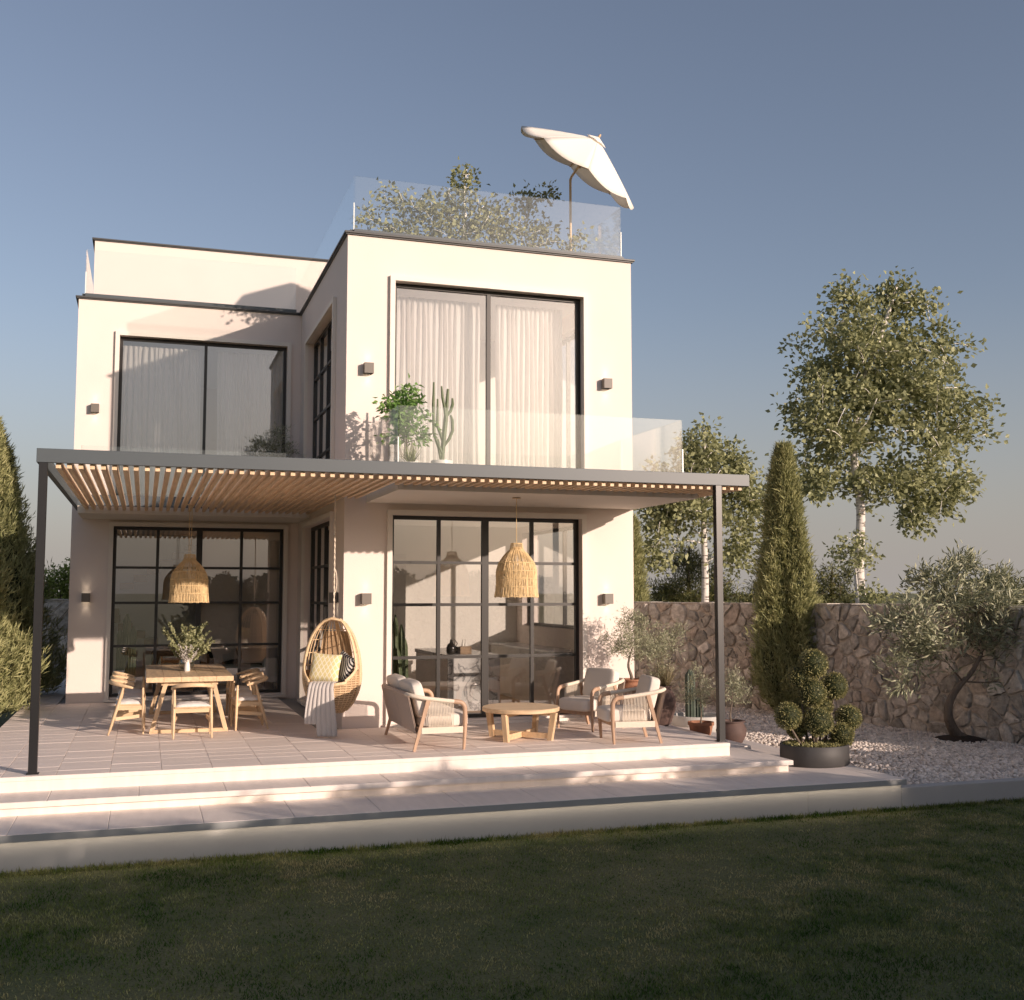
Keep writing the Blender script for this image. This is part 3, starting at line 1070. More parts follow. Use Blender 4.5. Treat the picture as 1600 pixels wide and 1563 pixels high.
# ================================================================== PENDANTS
def pendant(label, loc, ztop, cords, seed):
    rd = random.Random(seed)
    t = thing('pendant_lamp', label, 'pendant lamp', loc, rd.uniform(0, 6), 'straw bell-shaped pendant lamps')
    prof = [(.284, 0), (.270, .10), (.262, .22), (.266, .33), (.235, .44), (.165, .54), (.085, .615), (.052, .645), (.060, .66), (.072, .70)]
    def rad(z):
        for (r0, z0), (r1, z1) in zip(prof[:-1], prof[1:]):
            if z <= z1:
                return r0 + (r1 - r0) * (z - z0) / (z1 - z0)
        return prof[-1][0]
    s = MB()
    N = 150
    for i in range(N):
        a = 2 * math.pi * i / N + rd.uniform(-.012, .012)
        zb = rd.uniform(-.012, .006)
        zt_ = .64 if i % 3 else .70
        if i % 2:
            zt_ = .46
        pts = []
        for k in range(9):
            z = zb + (zt_ - zb) * k / 8
            da = rd.uniform(-.014, .014)
            r = rad(max(0, z)) + rd.uniform(-.004, .004)
            pts.append((r * math.cos(a + da), r * math.sin(a + da), z))
        s.tube(pts, rd.uniform(.0034, .0058), 4)
    s.build('straw_shade', 'straw', t, kind='stuff')
    for z in (.004, .13, .24, .335, .44, .645, .695):
        r = rad(z)
        MB().tube([(r * math.cos(a), r * math.sin(a), z) for a in np.linspace(0, 2 * math.pi, 32, endpoint=False)], .0055, 5, True).build('hoop', 'straw', t)
    MB().lathe([(.02, .0), (.034, .03), (.036, .06), (.02, .1), (.014, .16)], 14, (0, 0, .40)).build('bulb_holder', 'ceramic_white', t)
    for q in range(cords):
        dx = (q - (cords - 1) / 2) * .05
        MB().tube([(dx * .7, 0, .56), (dx * .8, .002, .8), (dx, -.002, 1.0), (dx, 0, ztop - loc[2])], .0045, 5).build('cord', 'straw', t)
    MB().lathe([(.055, -.012), (.055, 0)], 18, (0, 0, ztop - loc[2])).build('ceiling_rose', 'wood_slat', t)
pendant('straw pendant lamp hanging over the dining table', (.62, 16.95, 1.70), 3.139, 2, 1)
pendant('straw pendant lamp hanging over the round coffee table', (4.60, 13.72, 1.785), 3.079, 1, 2)

# ================================================================== DINING SET
def dining_chair(label, loc, rz):
    t = thing('dining_chair', label, 'dining chair', loc, rz, 'oak dining chairs around the table')
    W2 = .235
    for y in (-W2, W2):
        MB().tube([(.205, y, 0), (.20, y, .22), (.196, y, .42), (.19, y * 1.0, .60)], [.0125, .0195, .021, .014], 9).build('leg', 'oak_z', t, 50)
        MB().tube([(-.225, y, 0), (-.16, y * .98, .22), (-.10, y * .96, .42), (-.045, y * .97, .635)], [.0125, .020, .0215, .014], 9).build('leg', 'oak_z', t, 50)
        MB().bar((.195, y, .345), (-.118, y * .96, .345), .022, .055).build('side_rail', 'oak_x', t)
        MB().bar((.19, y * .8, .235), (-.14, y * .97, .205), .018, .045).build('stretcher', 'oak_x', t)
    MB().bar((.196, -W2, .345), (.196, W2, .345), .022, .055).build('front_rail', 'oak_y', t)
    MB().bar((-.115, -W2 * .95, .345), (-.115, W2 * .95, .345), .022, .06).build('rear_rail', 'oak_y', t)
    s = MB()
    pts = []; rs = []
    for k in range(17):
        a = -1 + 2 * k / 16
        an = a * R(104)
        pts.append((-.015 - .215 * math.cos(an) + .03 * (abs(a) ** 3), .262 * math.sin(an), .675 - .075 * abs(a) ** 1.8))
        rs.append(.0105 + .010 * (1 - abs(a) ** 2.2))
    s.tube(pts, rs, 8, sq=(1.35, .75))
    s.build('bow_backrest', 'oak_y', t, 60)
    MB().box(-.15, .21, -.225, .225, .372, .39, .006).build('seat', 'oak_x', t)
    p = MB().grid(lambda u, v: (-.155 + .37 * u, -.225 + .45 * v, .392 + .052 * (math.sin(math.pi * u) * math.sin(math.pi * v)) ** .35 + .004 * math.sin(u * 19) * math.sin(v * 17)), 15, 15)
    p.grid(lambda u, v: (.215 - .37 * u, -.225 + .45 * v, .3915), 2, 2)
    p.build('seat_pad', 'cushion_white', t, 180)
    return t
c = dining_chair('oak dining chair at the near end of the table, its back to the lawn', (.625, 14.98, 0), R(90))
N3 = ('nearest to the lawn', 'in the middle', 'farthest from the lawn')
for i, y in enumerate((15.66, 16.44, 17.2)):
    q = copy_tree(c)
    q.location = (-.17, y, 0); q.rotation_euler.z = R(random.uniform(-4, 3))
    q['label'] = 'oak dining chair on the left side of the table, ' + N3[i]
for i, y in enumerate((15.68, 16.46, 17.25)):
    q = copy_tree(c)
    q.location = (1.40 + .02 * i, y, 0); q.rotation_euler.z = R(180 + random.uniform(-4, 5))
    q['label'] = 'oak dining chair on the right side of the table, ' + N3[i]
tb = thing('dining_table', 'long oak dining table with splayed trestle legs on the terrace', 'dining table', (.605, 16.65, 0))
n = 5
for i in range(n):
    x0 = -.555 + 1.11 * i / n
    MB().box(x0 + .0008, x0 + 1.11 / n - .0008, -1.33, 1.33, .668, .735, .003).build('top_plank', 'oak_y', tb)
for y in (-1.2, 1.2):
    for s_ in (-1, 1):
        MB().bar((s_ * .30, y, .6675), (s_ * .47, y, .025), .055, .075, (0, 1, 0)).build('leg', 'oak_z', tb)
    MB().box(-.50, .50, y - .03, y + .03, .0005, .045).build('foot_bar', 'oak_x', tb)
    MB().box(-.36, .36, y - .03, y + .03, .62, .6675).build('cross_bar', 'oak_x', tb)
v = thing('glass_vase', 'clear round glass vase on the dining table', 'vase', (.60, 16.62, .7355))
MB().lathe([(.05, 0), (.085, .02), (.108, .07), (.105, .13), (.085, .175), (.082, .20), (.078, .20), (.080, .172), (.10, .13), (.103, .07), (.08, .025), (.0, .012)], 28, cap1=False).build('vase_body', 'glass_vase', v, 60)
v2 = thing('small_vase', 'small milky glass vase in front of the round vase on the dining table', 'vase', (.60, 16.42, .7355))
MB().lathe([(.038, 0), (.042, .03), (.036, .09), (.030, .14), (.034, .165), (.030, .165), (.027, .14), (.0, .02)], 20, cap1=False).build('vase_body', 'ceramic_white', v2, 60)

def sprig_bush(stems, spread, h0, h1, nl, L, W, leafm, stemm, root, fn='foliage', rs=.0025, droop=0.):
    """a bunch of stems with leaves"""
    sm = MB(); PP = []; DD = []
    for i in range(stems):
        a = rng.uniform(0, 6.283); r = spread * math.sqrt(rng.uniform(.02, 1)); h = rng.uniform(h0, h1)
        p0 = Vector((rng.normal(0, .008), rng.normal(0, .008), .02))
        p2 = Vector((r * math.cos(a), r * math.sin(a), h - droop * r))
        p1 = Vector((p2.x * .35, p2.y * .35, h * .6))
        pts = []
        for k in range(6):
            t = k / 5
            pts.append(p0 * (1 - t) ** 2 + p1 * 2 * t * (1 - t) + p2 * t * t)
        sm.tube(pts, [rs * (1.3 - .8 * k / 5) for k in range(6)], 4)
        for _ in range(nl):
            t = rng.uniform(.35, 1.0)
            q = p0 * (1 - t) ** 2 + p1 * 2 * t * (1 - t) + p2 * t * t
            PP.append(q)
            dd = Vector(rng.normal(0, 1, 3)); dd.z += .4
            DD.append(dd.normalized() + (p2 - p1).normalized() * .5)
    sm.build('stems', stemm, root, 180, kind='stuff')
    PP = np.array([tuple(p) for p in PP]); DD = np.array([tuple(p) for p in DD])
    n = len(PP)
    V, F = leaves(PP, DD, rng.uniform(.7, 1.2, n) * L, rng.uniform(.8, 1.2, n) * W, .15)
    return np_mesh(fn, V, F, leafm, root, 'stuff')
bq = thing('eucalyptus_bunch', 'bunch of pale green eucalyptus sprigs in the round vase', 'bouquet', (.60, 16.64, .75))
sprig_bush(60, .38, .24, .66, 60, .045, .030, 'leaf_eucalyptus', 'stem_green', bq)
bq = thing('flower_bunch', 'bunch of tiny white dried flowers in the small vase', 'bouquet', (.60, 16.42, .76))
sprig_bush(46, .17, .20, .38, 22, .02, .017, 'petal_white', 'bark_dark', bq, 'petals', .0015)

# ================================================================== LOUNGE SET
def rbox(sx, sy, sz, p=5.0, n=14, puff=0.0):
    """soft rounded cushion centred on the origin"""
    b = MB()
    def pt(u, v):
        a = u * 2 * math.pi; e = (v - .5) * math.pi
        def sg(x, k):
            return math.copysign(abs(x) ** k, x)
        k = 2 / p
        ce = sg(math.cos(e), k); se = sg(math.sin(e), k)
        x = ce * sg(math.cos(a), k); y = ce * sg(math.sin(a), k); z = se
        g = 1 + puff * (1 - abs(x) ** 3) * (1 - abs(y) ** 3)
        return (x * sx / 2, y * sy / 2, z * sz / 2 * g)
    b.grid(pt, n * 4, n * 2, True)
    return b
def rope_chair(name, label, cat, loc, rz, W, nc, group=None):
    t = thing(name, label, cat, loc, rz, group)
    h = W / 2
    for s_ in (-1, 1):
        y = s_ * (h - .022)
        pts = [(.285, y, 0), (.298, y, .20), (.302, y, .38), (.298, y, .47)]
        for k in range(1, 7):
            a = k / 6 * R(84)
            pts.append((.298 - .085 * (1 - math.cos(a)), y, .47 + .085 * math.sin(a)))
        pts.append((.16, y, .562))
        MB().tube(pts, [.015, .021, .024] + [.025] * (len(pts) - 3), 10, sq=(1.15, .85)).build('front_leg', 'teak_z', t, 60)
        MB().bar((-.145, y, .60), (-.315, y, 0), .034, .050, (1, 0, 0), .026, .032).build('rear_leg', 'teak_z', t)
        arm = [(.162, y, .563), (.0, y, .583), (-.15, y, .603), (-.25, y * .995, .620), (-.325, y * .97, .636), (-.365, y * .90, .645), (-.378, y * .80, .648)]
        MB().tube(arm, .0245, 10).build('arm_rail', 'rope_cream', t, 60)
        MB().bar((.27, y, .235), (-.23, y, .235), .040, .072).build('side_rail', 'rope_cream', t)
        ro = MB()
        k = 0
        x = .165
        while x > -.14:
            zt_ = .563 + (.162 - x) * .125
            ro.tube([(x, y - .014 * s_, .27), (x - .004, y, (.27 + zt_) / 2), (x - .012 - .02 * 0, y, zt_ - .015)], .0048, 5)
            x -= .0185
        ro.build('rope_side', 'rope_cream', t, kind='stuff')
    MB().tube([(-.378, y_, .648) for y_ in np.linspace(-h * .78, h * .78, 9)], .0245, 10).build('back_rail', 'rope_beige', t, 60)
    MB().box(.245, .285, -h + .05, h - .05, .205, .262, .004).build('front_rail', 'teak_x', t)
    MB().box(-.262, -.225, -h + .05, h - .05, .205, .262, .004).build('rear_rail', 'teak_x', t)
    MB().box(-.222, .243, -h + .048, h - .048, .235, .255).build('seat_board', 'teak_x', t)
    # woven back: ribbed rope panels, leaning outwards
    m = 2 if nc > 1 else 1
    for i in range(m):
        y0 = -h * .93 + i * (h * 1.86 / m) + .004; y1 = -h * .93 + (i + 1) * (h * 1.86 / m) - .004
        nr = int((y1 - y0) / .011)
        bp = MB()
        for off in (0, .012):
            bp.grid(lambda u, v: (-.268 - .104 * v - off - .0025 * math.cos(u * nr * 2 * math.pi), (y0 + (y1 - y0) * u) * (1 - .10 * v * 0), .20 + .44 * v), nr * 4 + 1, 3)
        bp.build('woven_back', 'rope_beige', t, 180)
    # cushions
    w_ = (W - .12) / nc
    for i in range(nc):
        yc = -h + .06 + w_ * (i + .5)
        q = rbox(.60, w_ - .006, .165, 7, 12, .12)
        q.xf(Matrix.Translation((.075, yc, .338)))
        q.build('seat_cushion', 'cushion', t, 180)
        q = rbox(.15, w_ - .01, .43, 6, 12, .0)
        q.xf(Matrix.Translation((-.228, yc, .585)) @ Matrix.Rotation(R(-15), 4, 'Y'))
        q.build('back_cushion', 'cushion', t, 180)
    return t
rope_chair('loveseat', 'two-seat woven rope sofa with cream cushions seen from behind', 'sofa', (3.335, 13.55, 0), 0, 1.64, 2)
rope_chair('armchair', 'rope armchair with white cushions nearest the right pergola post', 'armchair', (5.80, 12.86, 0), R(172), .66, 1, 'rope armchairs by the coffee table')
rope_chair('armchair', 'rope armchair beside the window frame, half behind the other armchair', 'armchair', (5.815, 14.2, 0), R(-155), .68, 1, 'rope armchairs by the coffee table')
ct = thing('coffee_table', 'round light oak coffee table on four legs', 'coffee table', (4.575, 13.47, 0))
MB().lathe([(.478, 0), (.490, .008), (.490, .046), (.482, .055)], 56, (0, 0, .347)).build('table_top', 'oak_x', ct, 40)
for sx in (-1, 1):
    for sy in (-1, 1):
        MB().bar((sx * .285, sy * .29, 0), (sx * .325, sy * .33, .3465), .062, .062, (sx, -sy, 0), .075, .06).build('leg', 'oak_z', ct)
MB().bar((-.27, -.275, .055), (.27, .275, .055), .045, .07).build('stretcher', 'oak_x', ct)
for s_ in (-1, 1):
    MB().bar((-.27 * s_, .275 * s_, .055), (-.02 * s_, .02 * s_, .055), .045, .068).build('stretcher', 'oak_x', ct)
for s_ in (-1, 1):
    MB().bar((-.29, .295 * s_, .325), (.29, -.295 * s_, .325), .04, .04 - .004 * s_).build('top_brace', 'oak_x', ct)

# ================================================================== HANGING CHAIR
EG = (2.37, 14.62, .27)
eg = thing('hanging_chair', 'rattan egg chair hanging from the pergola on a rope', 'hanging chair', EG, R(-24))
def egg_r(z):
    return .372 * math.sqrt(max(0, 1 - ((z - .50) / (.74 if z > .5 else .52)) ** 2))
OPEN = R(66)
def open_ang(z):
    """half opening angle (around -Y) at height z"""
    if z < .36:
        return 0
    t = min(1, (z - .36) / .22)
    u = max(0, (z - .80) / .44)
    return OPEN * math.sqrt(t) * (1 - .0 * u)
def egp(a, z, k=1.0):
    r = egg_r(z) * k
    return (r * math.sin(a), -r * math.cos(a), z)
ribs = MB()
for i in range(30):
    a = R(6) + i * R(12)
    aa = min(a, 2 * math.pi - a)
    zs = [z for z in np.linspace(.015, 1.225, 26) if open_ang(z) <= aa + .01]
    if len(zs) > 3:
        ribs.tube([egp(a, z) for z in zs], .0075, 5)
ribs.build('ribs', 'rattan', eg, 180, kind='stuff')
rings = MB()
for z in list(np.linspace(.03, .50, 17)) + [.62, .78, .95, 1.08]:
    o_ = open_ang(z)
    if o_ == 0:
        rings.tube([egp(a, z, 1.012) for a in np.linspace(0, 2 * math.pi, 36, endpoint=False)], .0065, 4, True)
    else:
        rings.tube([egp(a, z, 1.012) for a in np.linspace(o_, 2 * math.pi - o_, 30)], .0065, 4)
rings.build('weave', 'rattan', eg, 180, kind='stuff')
sh = MB()
for (z0, z1, o0) in ((.02, .36, 0.0), (.36, .56, 1)):
    def fn(u, v, z0=z0, z1=z1, o0=o0):
        z = z0 + (z1 - z0) * v
        o_ = open_ang(z) if o0 else 0
        return egp(o_ + (2 * math.pi - 2 * o_) * u, z, .985)
    sh.grid(fn, 36, 8)
sh.grid(lambda u, v: egp(R(150) + R(75) * u, .56 + .5 * v, .985), 14, 10)
sh.build('woven_shell', 'rattan_dark', eg, 180)
rim = []
for z in np.linspace(1.2, .44, 16):
    rim.append(egp(open_ang(z), z, 1.03))
for a in np.linspace(.8, -.8, 7):
    rim.append(egp(a * OPEN * .75, .375 + .05 * abs(a), 1.06))
for z in np.linspace(.44, 1.2, 16):
    rim.append(egp(-open_ang(z), z, 1.03))
rim.append((0, -.10, 1.235))
MB().tube(rim, .019, 8, True, sq=(1.0, 1.5)).build('rim', 'rattan', eg, 60)
for s_ in (1, -1):
    MB().tube([egp(s_ * R(80), z, 1.03) for z in np.linspace(.05, 1.22, 18)], .019, 7).build('frame_hoop', 'rattan', eg, 60)
MB().tube([egp(R(0), .01, 1)] + [egp(R(180), z, 1.03) for z in np.linspace(.02, 1.23, 18)], .017, 7).build('frame_hoop', 'rattan', eg, 60)
MB().lathe([(.0, 0), (.10, .0), (.06, .02), (.0, .025)], 14, (0, 0, 1.215), False, False).build('crown_knot', 'rattan', eg, 60)
rp = MB()
for k in range(2):
    pts = []
    for i in range(60):
        z = 1.22 + (3.139 - EG[2] - 1.22) * i / 59
        a = i * 1.1 + k * math.pi
        pts.append((.006 * math.cos(a), .006 * math.sin(a), z))
    rp.tube(pts, .0065, 5)
for k in range(12):
    pass
loop = [(.02 * math.sin(t) * (1.5 if abs(t) < 3 else 1), .012, 1.72 - .16 * math.cos(t)) for t in np.linspace(0, 2 * math.pi, 20, endpoint=False)]
rp.tube(loop, .0065, 5, True)
rp.build('rope', 'rope_cream', eg, 180)
def pillow(w, h, t, n=16):
    b = MB()
    def sh(u, v, s):
        x = (u - .5) * 2; y = (v - .5) * 2
        k = (1 - x ** 4) * (1 - y ** 4)
        e = 1 - .06 * (1 - x * x) * abs(y) ** 3 - .0
        f = 1 - .06 * (1 - y * y) * abs(x) ** 3
        return (x * w / 2 * f, s * t / 2 * max(k, 0) ** .55, y * h / 2 * e)
    b.grid(lambda u, v: sh(u, v, -1), n, n)
    b.grid(lambda u, v: sh(1 - u, v, 1), n, n)
    return b
def local_to(root, b, mtx):
    return b.xf(mtx)
def placed_pillow(name, label, w, h, t, m, mtx):
    p = pillow(w, h, t)
    o = p.build(name, m, None, 180)
    o.matrix_world = mtx
    tag(o, label, 'cushion')
    return o
EM = Matrix.Translation(EG) @ Matrix.Rotation(R(-24), 4, 'Z')
placed_pillow('cushion', 'yellow diamond-patterned cushion in the hanging chair', .40, .38, .15, 'cushion_yellow',
              EM @ Matrix.Translation((-.06, -.17, .60)) @ Matrix.Rotation(R(-14), 4, 'X') @ Matrix.Rotation(R(5), 4, 'Y'))
placed_pillow('cushion', 'black and white striped cushion tucked in the right of the hanging chair', .36, .36, .13, 'cushion_stripe',
              EM @ Matrix.Translation((.16, -.03, .60)) @ Matrix.Rotation(R(-42), 4, 'Z') @ Matrix.Rotation(R(-12), 4, 'X') @ Matrix.Rotation(R(18), 4, 'Y'))
MBs = rbox(.54, .50, .10, 4, 10, .1)
MBs.xf(Matrix.Translation((0, -.02, .36)))
MBs.build('seat_cushion', 'cushion_stripe', eg, 180)
th = MB()
def throw_pt(u, v):
    s = v * 1.06
    x = -.22 + .36 * u + .02 * math.sin(v * 5 + u * 3) + (.05 * (v > .45) * (v - .45) * (u - .3))
    fold = .018 * math.sin(u * 21 + v * 2) * (0.3 + v)
    if s < .34:
        y = -.03 - s; z = .425 - .02 * s
    elif s < .46:
        a = (s - .34) / .12 * R(90)
        y = -.37 - .06 * math.sin(a); z = .418 - .06 * (1 - math.cos(a))
    else:
        y = -.435 + .03 * (s - .46); z = .358 - (s - .46) * (1.0 - .25 * (u < .38))
    return (x, y + (-abs(fold) if s > .4 else 0), z + (abs(fold) if s <= .4 else 0))
th.grid(throw_pt, 44, 40)
tho = th.build('throw_blanket', 'throw', None, 180)
tho.matrix_world = EM
md = tho.modifiers.new('thickness', 'SOLIDIFY'); md.thickness = .006
tag(tho, 'pale grey throw blanket hanging over the front of the hanging chair', 'blanket')

# ================================================================== UMBRELLA ON THE ROOF
um = thing('parasol', 'tilted cream parasol with wooden pole on the roof terrace', 'parasol', (6.585, 16.8, ZR))
def uw(p):
    return (p[0] - 6.585, p[1] - 16.8, p[2] - ZR)
MB().lathe([(.26, 0), (.26, .05), (.06, .07), (.035, .25), (.03, .25)], 24).build('base', 'planter_dark', um, 40)
MB().tube([uw((6.585, 16.8, ZR + .06)), uw((6.585, 16.8, 8.74))], .021, 10).build('pole', 'oak_z', um, 60)
uax = Vector((.45, -.44, .78)).normalized()
Cn = Vector((6.71, 16.74, 8.93))
MB().tube([uw((6.585, 16.8, 8.70)), uw((6.60, 16.795, 8.77)), uw(Cn + uax * .50)], .021, 10).build('upper_pole', 'oak_z', um, 60)
e1 = Vector((-.865, 0, .50)); e1 = (e1 - uax * e1.dot(uax)).normalized(); e2 = uax.cross(e1)
RU, HU = 1.16, .55
apex = Cn + uax * HU
def rib_pt(k, s):
    a = k * math.pi / 4
    d = e1 * math.cos(a) + e2 * math.sin(a)
    return apex + d * (RU * s) - uax * (HU * (s * .86 + .14 * s * s))
for k in range(8):
    pn = MB()
    def fn(u, v, k=k):
        s = v * (1 + .055 * math.sin(math.pi * u))
        p = rib_pt(k, s).lerp(rib_pt(k + 1, s), u)
        return uw(p - uax * (.045 * math.sin(math.pi * u) * v * v))
    pn.grid(fn, 9, 9)
    o = pn.build('canopy_panel', 'umbrella', um, 180)
    md = o.modifiers.new('thickness', 'SOLIDIFY'); md.thickness = .004
    MB().tube([uw(rib_pt(k, s) - uax * .012) for s in (.03, .3, .6, .995)], .009, 6).build('rib', 'oak_x', um, 60)
    hub = Cn + uax * .02
    MB().tube([uw(hub), uw(rib_pt(k, .55) - uax * .02)], .008, 6).build('strut', 'oak_x', um, 60)
    vc = MB()
    vc.grid(lambda u, v: uw(rib_pt(k, .17 * v).lerp(rib_pt(k + 1, .17 * v), u) + uax * (.035 + .012 * math.sin(u * math.pi) * v)), 5, 4)
    vc.build('vent_cap', 'umbrella', um, 180)
MB().lathe([(.034, 0), (.034, .05)], 12).xf(Matrix.Translation(uw(Cn)) @ uax.to_track_quat('Z', 'Y').to_matrix().to_4x4()).build('hub', 'teak_z', um, 60)
MB().lathe([(.018, 0), (.022, .03), (.01, .06)], 12).xf(Matrix.Translation(uw(apex + uax * .03)) @ uax.to_track_quat('Z', 'Y').to_matrix().to_4x4()).build('finial', 'oak_z', um, 60)

# ================================================================== CURTAINS AND BLINDS
def curtain(label, x0, x1, y, z0, z1, folds, seed):
    rd = random.Random(seed)
    ph = [rd.uniform(-.9, .9) for _ in range(folds + 2)]
    am = [rd.uniform(.5, 1.3) for _ in range(folds + 2)]
    b = MB()
    nu = folds * 10 + 1
    def fn(u, v):
        i = int(u * folds)
        f = u * folds * 2 * math.pi + ph[min(i, folds)] * math.sin(math.pi * (u * folds - i))
        top = max(0, (v - .93) / .07)
        w_ = am[min(i, folds)]
        wd = .045 * w_ * (1 - .55 * top) * (1 + .15 * math.sin(v * 4 + i))
        dx = .012 * math.sin(v * 5 + i * 1.7) * (1 - top)
        return (x0 + (x1 - x0) * u + dx, y + wd * math.sin(f) + (.014 * math.sin(f * 3) if top > .3 else 0), z0 + (z1 - z0) * v)
    b.grid(fn, nu, 22)
    o = b.build('curtain', 'curtain', None, 180)
    o['label'] = label; o['category'] = 'curtain'; o['group'] = 'white sheer curtains in the upper windows'
curtain('white sheer curtain left of the mullion in the upper front window', 3.28, 4.66, YF + .46, 3.37, 6.17, 17, 1)
curtain('white sheer curtain right of the mullion in the upper front window', 4.92, 5.98, YF + .46, 3.37, 6.17, 14, 2)
curtain('white sheer curtain left of the mullion in the recessed upper window', -.50, .87, YL + .30, 3.37, 6.17, 16, 3)
curtain('white sheer curtain right of the mullion in the recessed upper window', 1.15, 2.5, YL + .30, 3.37, 6.17, 16, 4)
for lab, a0, a1 in (('white sheer curtain nearer the corner in the upper side window', 16.2, 17.5), ('white sheer curtain farther back in the upper side window', 17.8, 19.1)):
    b = MB()
    b.grid(lambda u, v: (XF + .44 + .04 * math.sin(u * 2 * math.pi * 12), a0 + (a1 - a0) * u, 3.37 + 2.75 * v), 121, 8)
    o = b.build('curtain', 'curtain', None, 180)
    o['label'] = lab; o['category'] = 'curtain'; o['group'] = 'white sheer curtains in the upper windows'
bl = thing('roller_blind', 'taupe roller blind half lowered in the right of the dining window', 'blind', (1.61, YL + .24, .86))
MB().box(-.68, .72, -.002, .002, .03, 2.06).build('screen', 'blind', bl)
MB().box(-.69, .73, -.014, .014, 0, .03, .004).build('bottom_bar', 'trim', bl)

# ================================================================== INTERIORS
isl = thing('kitchen_island', 'kitchen island with white veined marble front behind the lower front window', 'kitchen island', (4.88, 16.62, .02))
MB().box(-.42, .42, 0, .03, 0, .86, .003).build('front_panel', 'marble', isl)
MB().box(-.40, .40, .031, 2.2, .0, .80).build('cabinet', 'plaster_in', isl)
MB().box(-.42, .42, .031, 2.22, .80, .86, .003).build('worktop', 'marble', isl)
kc = thing('kitchen_counter', 'long white kitchen counter under the right side window', 'counter', (6.37, 18.2, .02))
for i in range(4):
    MB().box(-.27, -.25, -1.9 + i * .85, -1.06 + i * .85, .08, .86, .003).build('door_panel', 'ceramic_white', kc)
MB().box(-.249, .265, -1.9, 1.5, 0, .86).build('carcass', 'ceramic_white', kc)
MB().box(-.29, .266, -1.92, 1.52, .861, .90, .003).build('worktop', 'marble_plain', kc)
kb = thing('added_cabinet', 'tall white cabinet added for a bright strip in the kitchen window', 'cabinet', (3.95, 19.45, .02))
MB().box(-.42, .42, -.28, .33, 0, 2.5).build('carcass', 'ceramic_white', kb)  # added body, put where a bright strip shows in the pane
for i in range(2):
    MB().box(-.418 + i * .42, -.004 + i * .42, -.302, -.2805, .02, 2.48, .003).build('door_panel', 'ceramic_white', kb)
jar = thing('dark_jug', 'dark glass jug on the kitchen island', 'jug', (4.60, 16.95, .8805))
MB().lathe([(.06, 0), (.075, .02), (.078, .10), (.055, .15), (.022, .175), (.020, .22), (.026, .225)], 20).build('jug_body', 'bottle_dark', jar, 50)
MB().tube([(.07, 0, .10), (.10, 0, .16), (.06, 0, .22), (.02, 0, .215)], .007, 6).build('handle', 'bottle_dark', jar, 60)
bxx = thing('wooden_box', 'small pale box on the kitchen island', 'box', (4.82, 16.95, .8805))
MB().box(-.085, .10, -.05, .05, 0, .115, .004).build('box_body', 'stair_wood', bxx)
MB().box(-.135, -.088, -.05, .05, 0, .112, .004).build('dark_end', 'bottle_dark', bxx)
for i, lab in enumerate(('left small white bottle standing on the pale box', 'right small white bottle standing on the pale box')):
    q = thing('white_bottle', lab, 'bottle', (4.79 + i * .045, 16.95, .996), 0, 'white bottles on the box')
    MB().lathe([(.022, 0), (.022, .02), (.009, .065), (.009, .105), (.011, .108)], 14).build('bottle_body', 'ceramic_white', q, 50)
# staircase seen through the dining window
st = thing('staircase', 'wooden floating staircase inside behind the dining window', 'staircase', (-.3, 23.6, .02))
zs = [(1.05, .98), (.81, 1.10), (.57, .86), (.33, 1.05), (.08, 1.20), (-.16, 1.36)]
k = 0
for i in range(7):
    x = 1.05 - i * .245
    z = .30 + i * .155
    MB().box(x, x + .27, -.5, .4, z, z + .14).build('tread', 'stair_wood', st)
MB().box(-.62, -.17, -.5, .4, 1.36, 1.50).build('landing', 'stair_wood', st)
for i in range(6):
    x = -.17 + i * .25
    z = 1.94 + i * .155
    MB().box(x, x + .26, .0, .85, z - .06, z + .08).build('tread', 'stair_wood', st)
so = thing('indoor_sofa', 'low grey sofa inside behind the dining window', 'sofa', (1.2, 22.2, .02))
q = rbox(2.1, .9, .34, 8, 10); q.xf(Matrix.Translation((0, 0, .26))); q.build('seat', 'sofa_cloth', so, 180)
q = rbox(2.1, .25, .45, 8, 10); q.xf(Matrix.Translation((0, .42, .52))); q.build('backrest', 'dark_cloth', so, 180)
for s_ in (-1, 1):
    MB().box(s_ * .9 - .03, s_ * .9 + .03, -.3, .3, 0, .1).build('leg', 'teak_z', so)
placed_pillow('cushion', 'white cushion at the left of the indoor sofa', .50, .34, .16, 'cushion_white', Matrix.Translation((.95, 22.3, .70)) @ Matrix.Rotation(R(8), 4, 'Y'))
placed_pillow('cushion', 'tilted white cushion in the middle of the indoor sofa', .46, .30, .16, 'cushion_white', Matrix.Translation((1.5, 22.2, .66)) @ Matrix.Rotation(R(-14), 4, 'Y'))
placed_pillow('cushion', 'dark brown cushion at the far left of the indoor sofa', .5, .4, .16, 'dark_cloth', Matrix.Translation((.45, 22.25, .66)))
placed_pillow('cushion', 'white ribbed cushion at the right of the indoor sofa', .5, .34, .2, 'cushion_white', Matrix.Translation((2.05, 22.1, .64)))
ac = thing('side_chair', 'white rounded side chair inside at the right of the dining window', 'chair', (2.24, 21.0, .02))
q = rbox(.24, .06, .44, 9, 8); q.xf(Matrix.Translation((0, -.02, .40))); q.build('backrest', 'ceramic_white', ac, 180)
q = rbox(.26, .36, .08, 8, 8); q.xf(Matrix.Translation((0, .18, .30))); q.build('seat', 'ceramic_white', ac, 180)
for x in (-.09, .09):
    for y in (.04, .32):
        MB().tube([(x, y, .27), (x * 1.2, y, 0)], .010, 6).build('leg', 'post_metal', ac, 60)

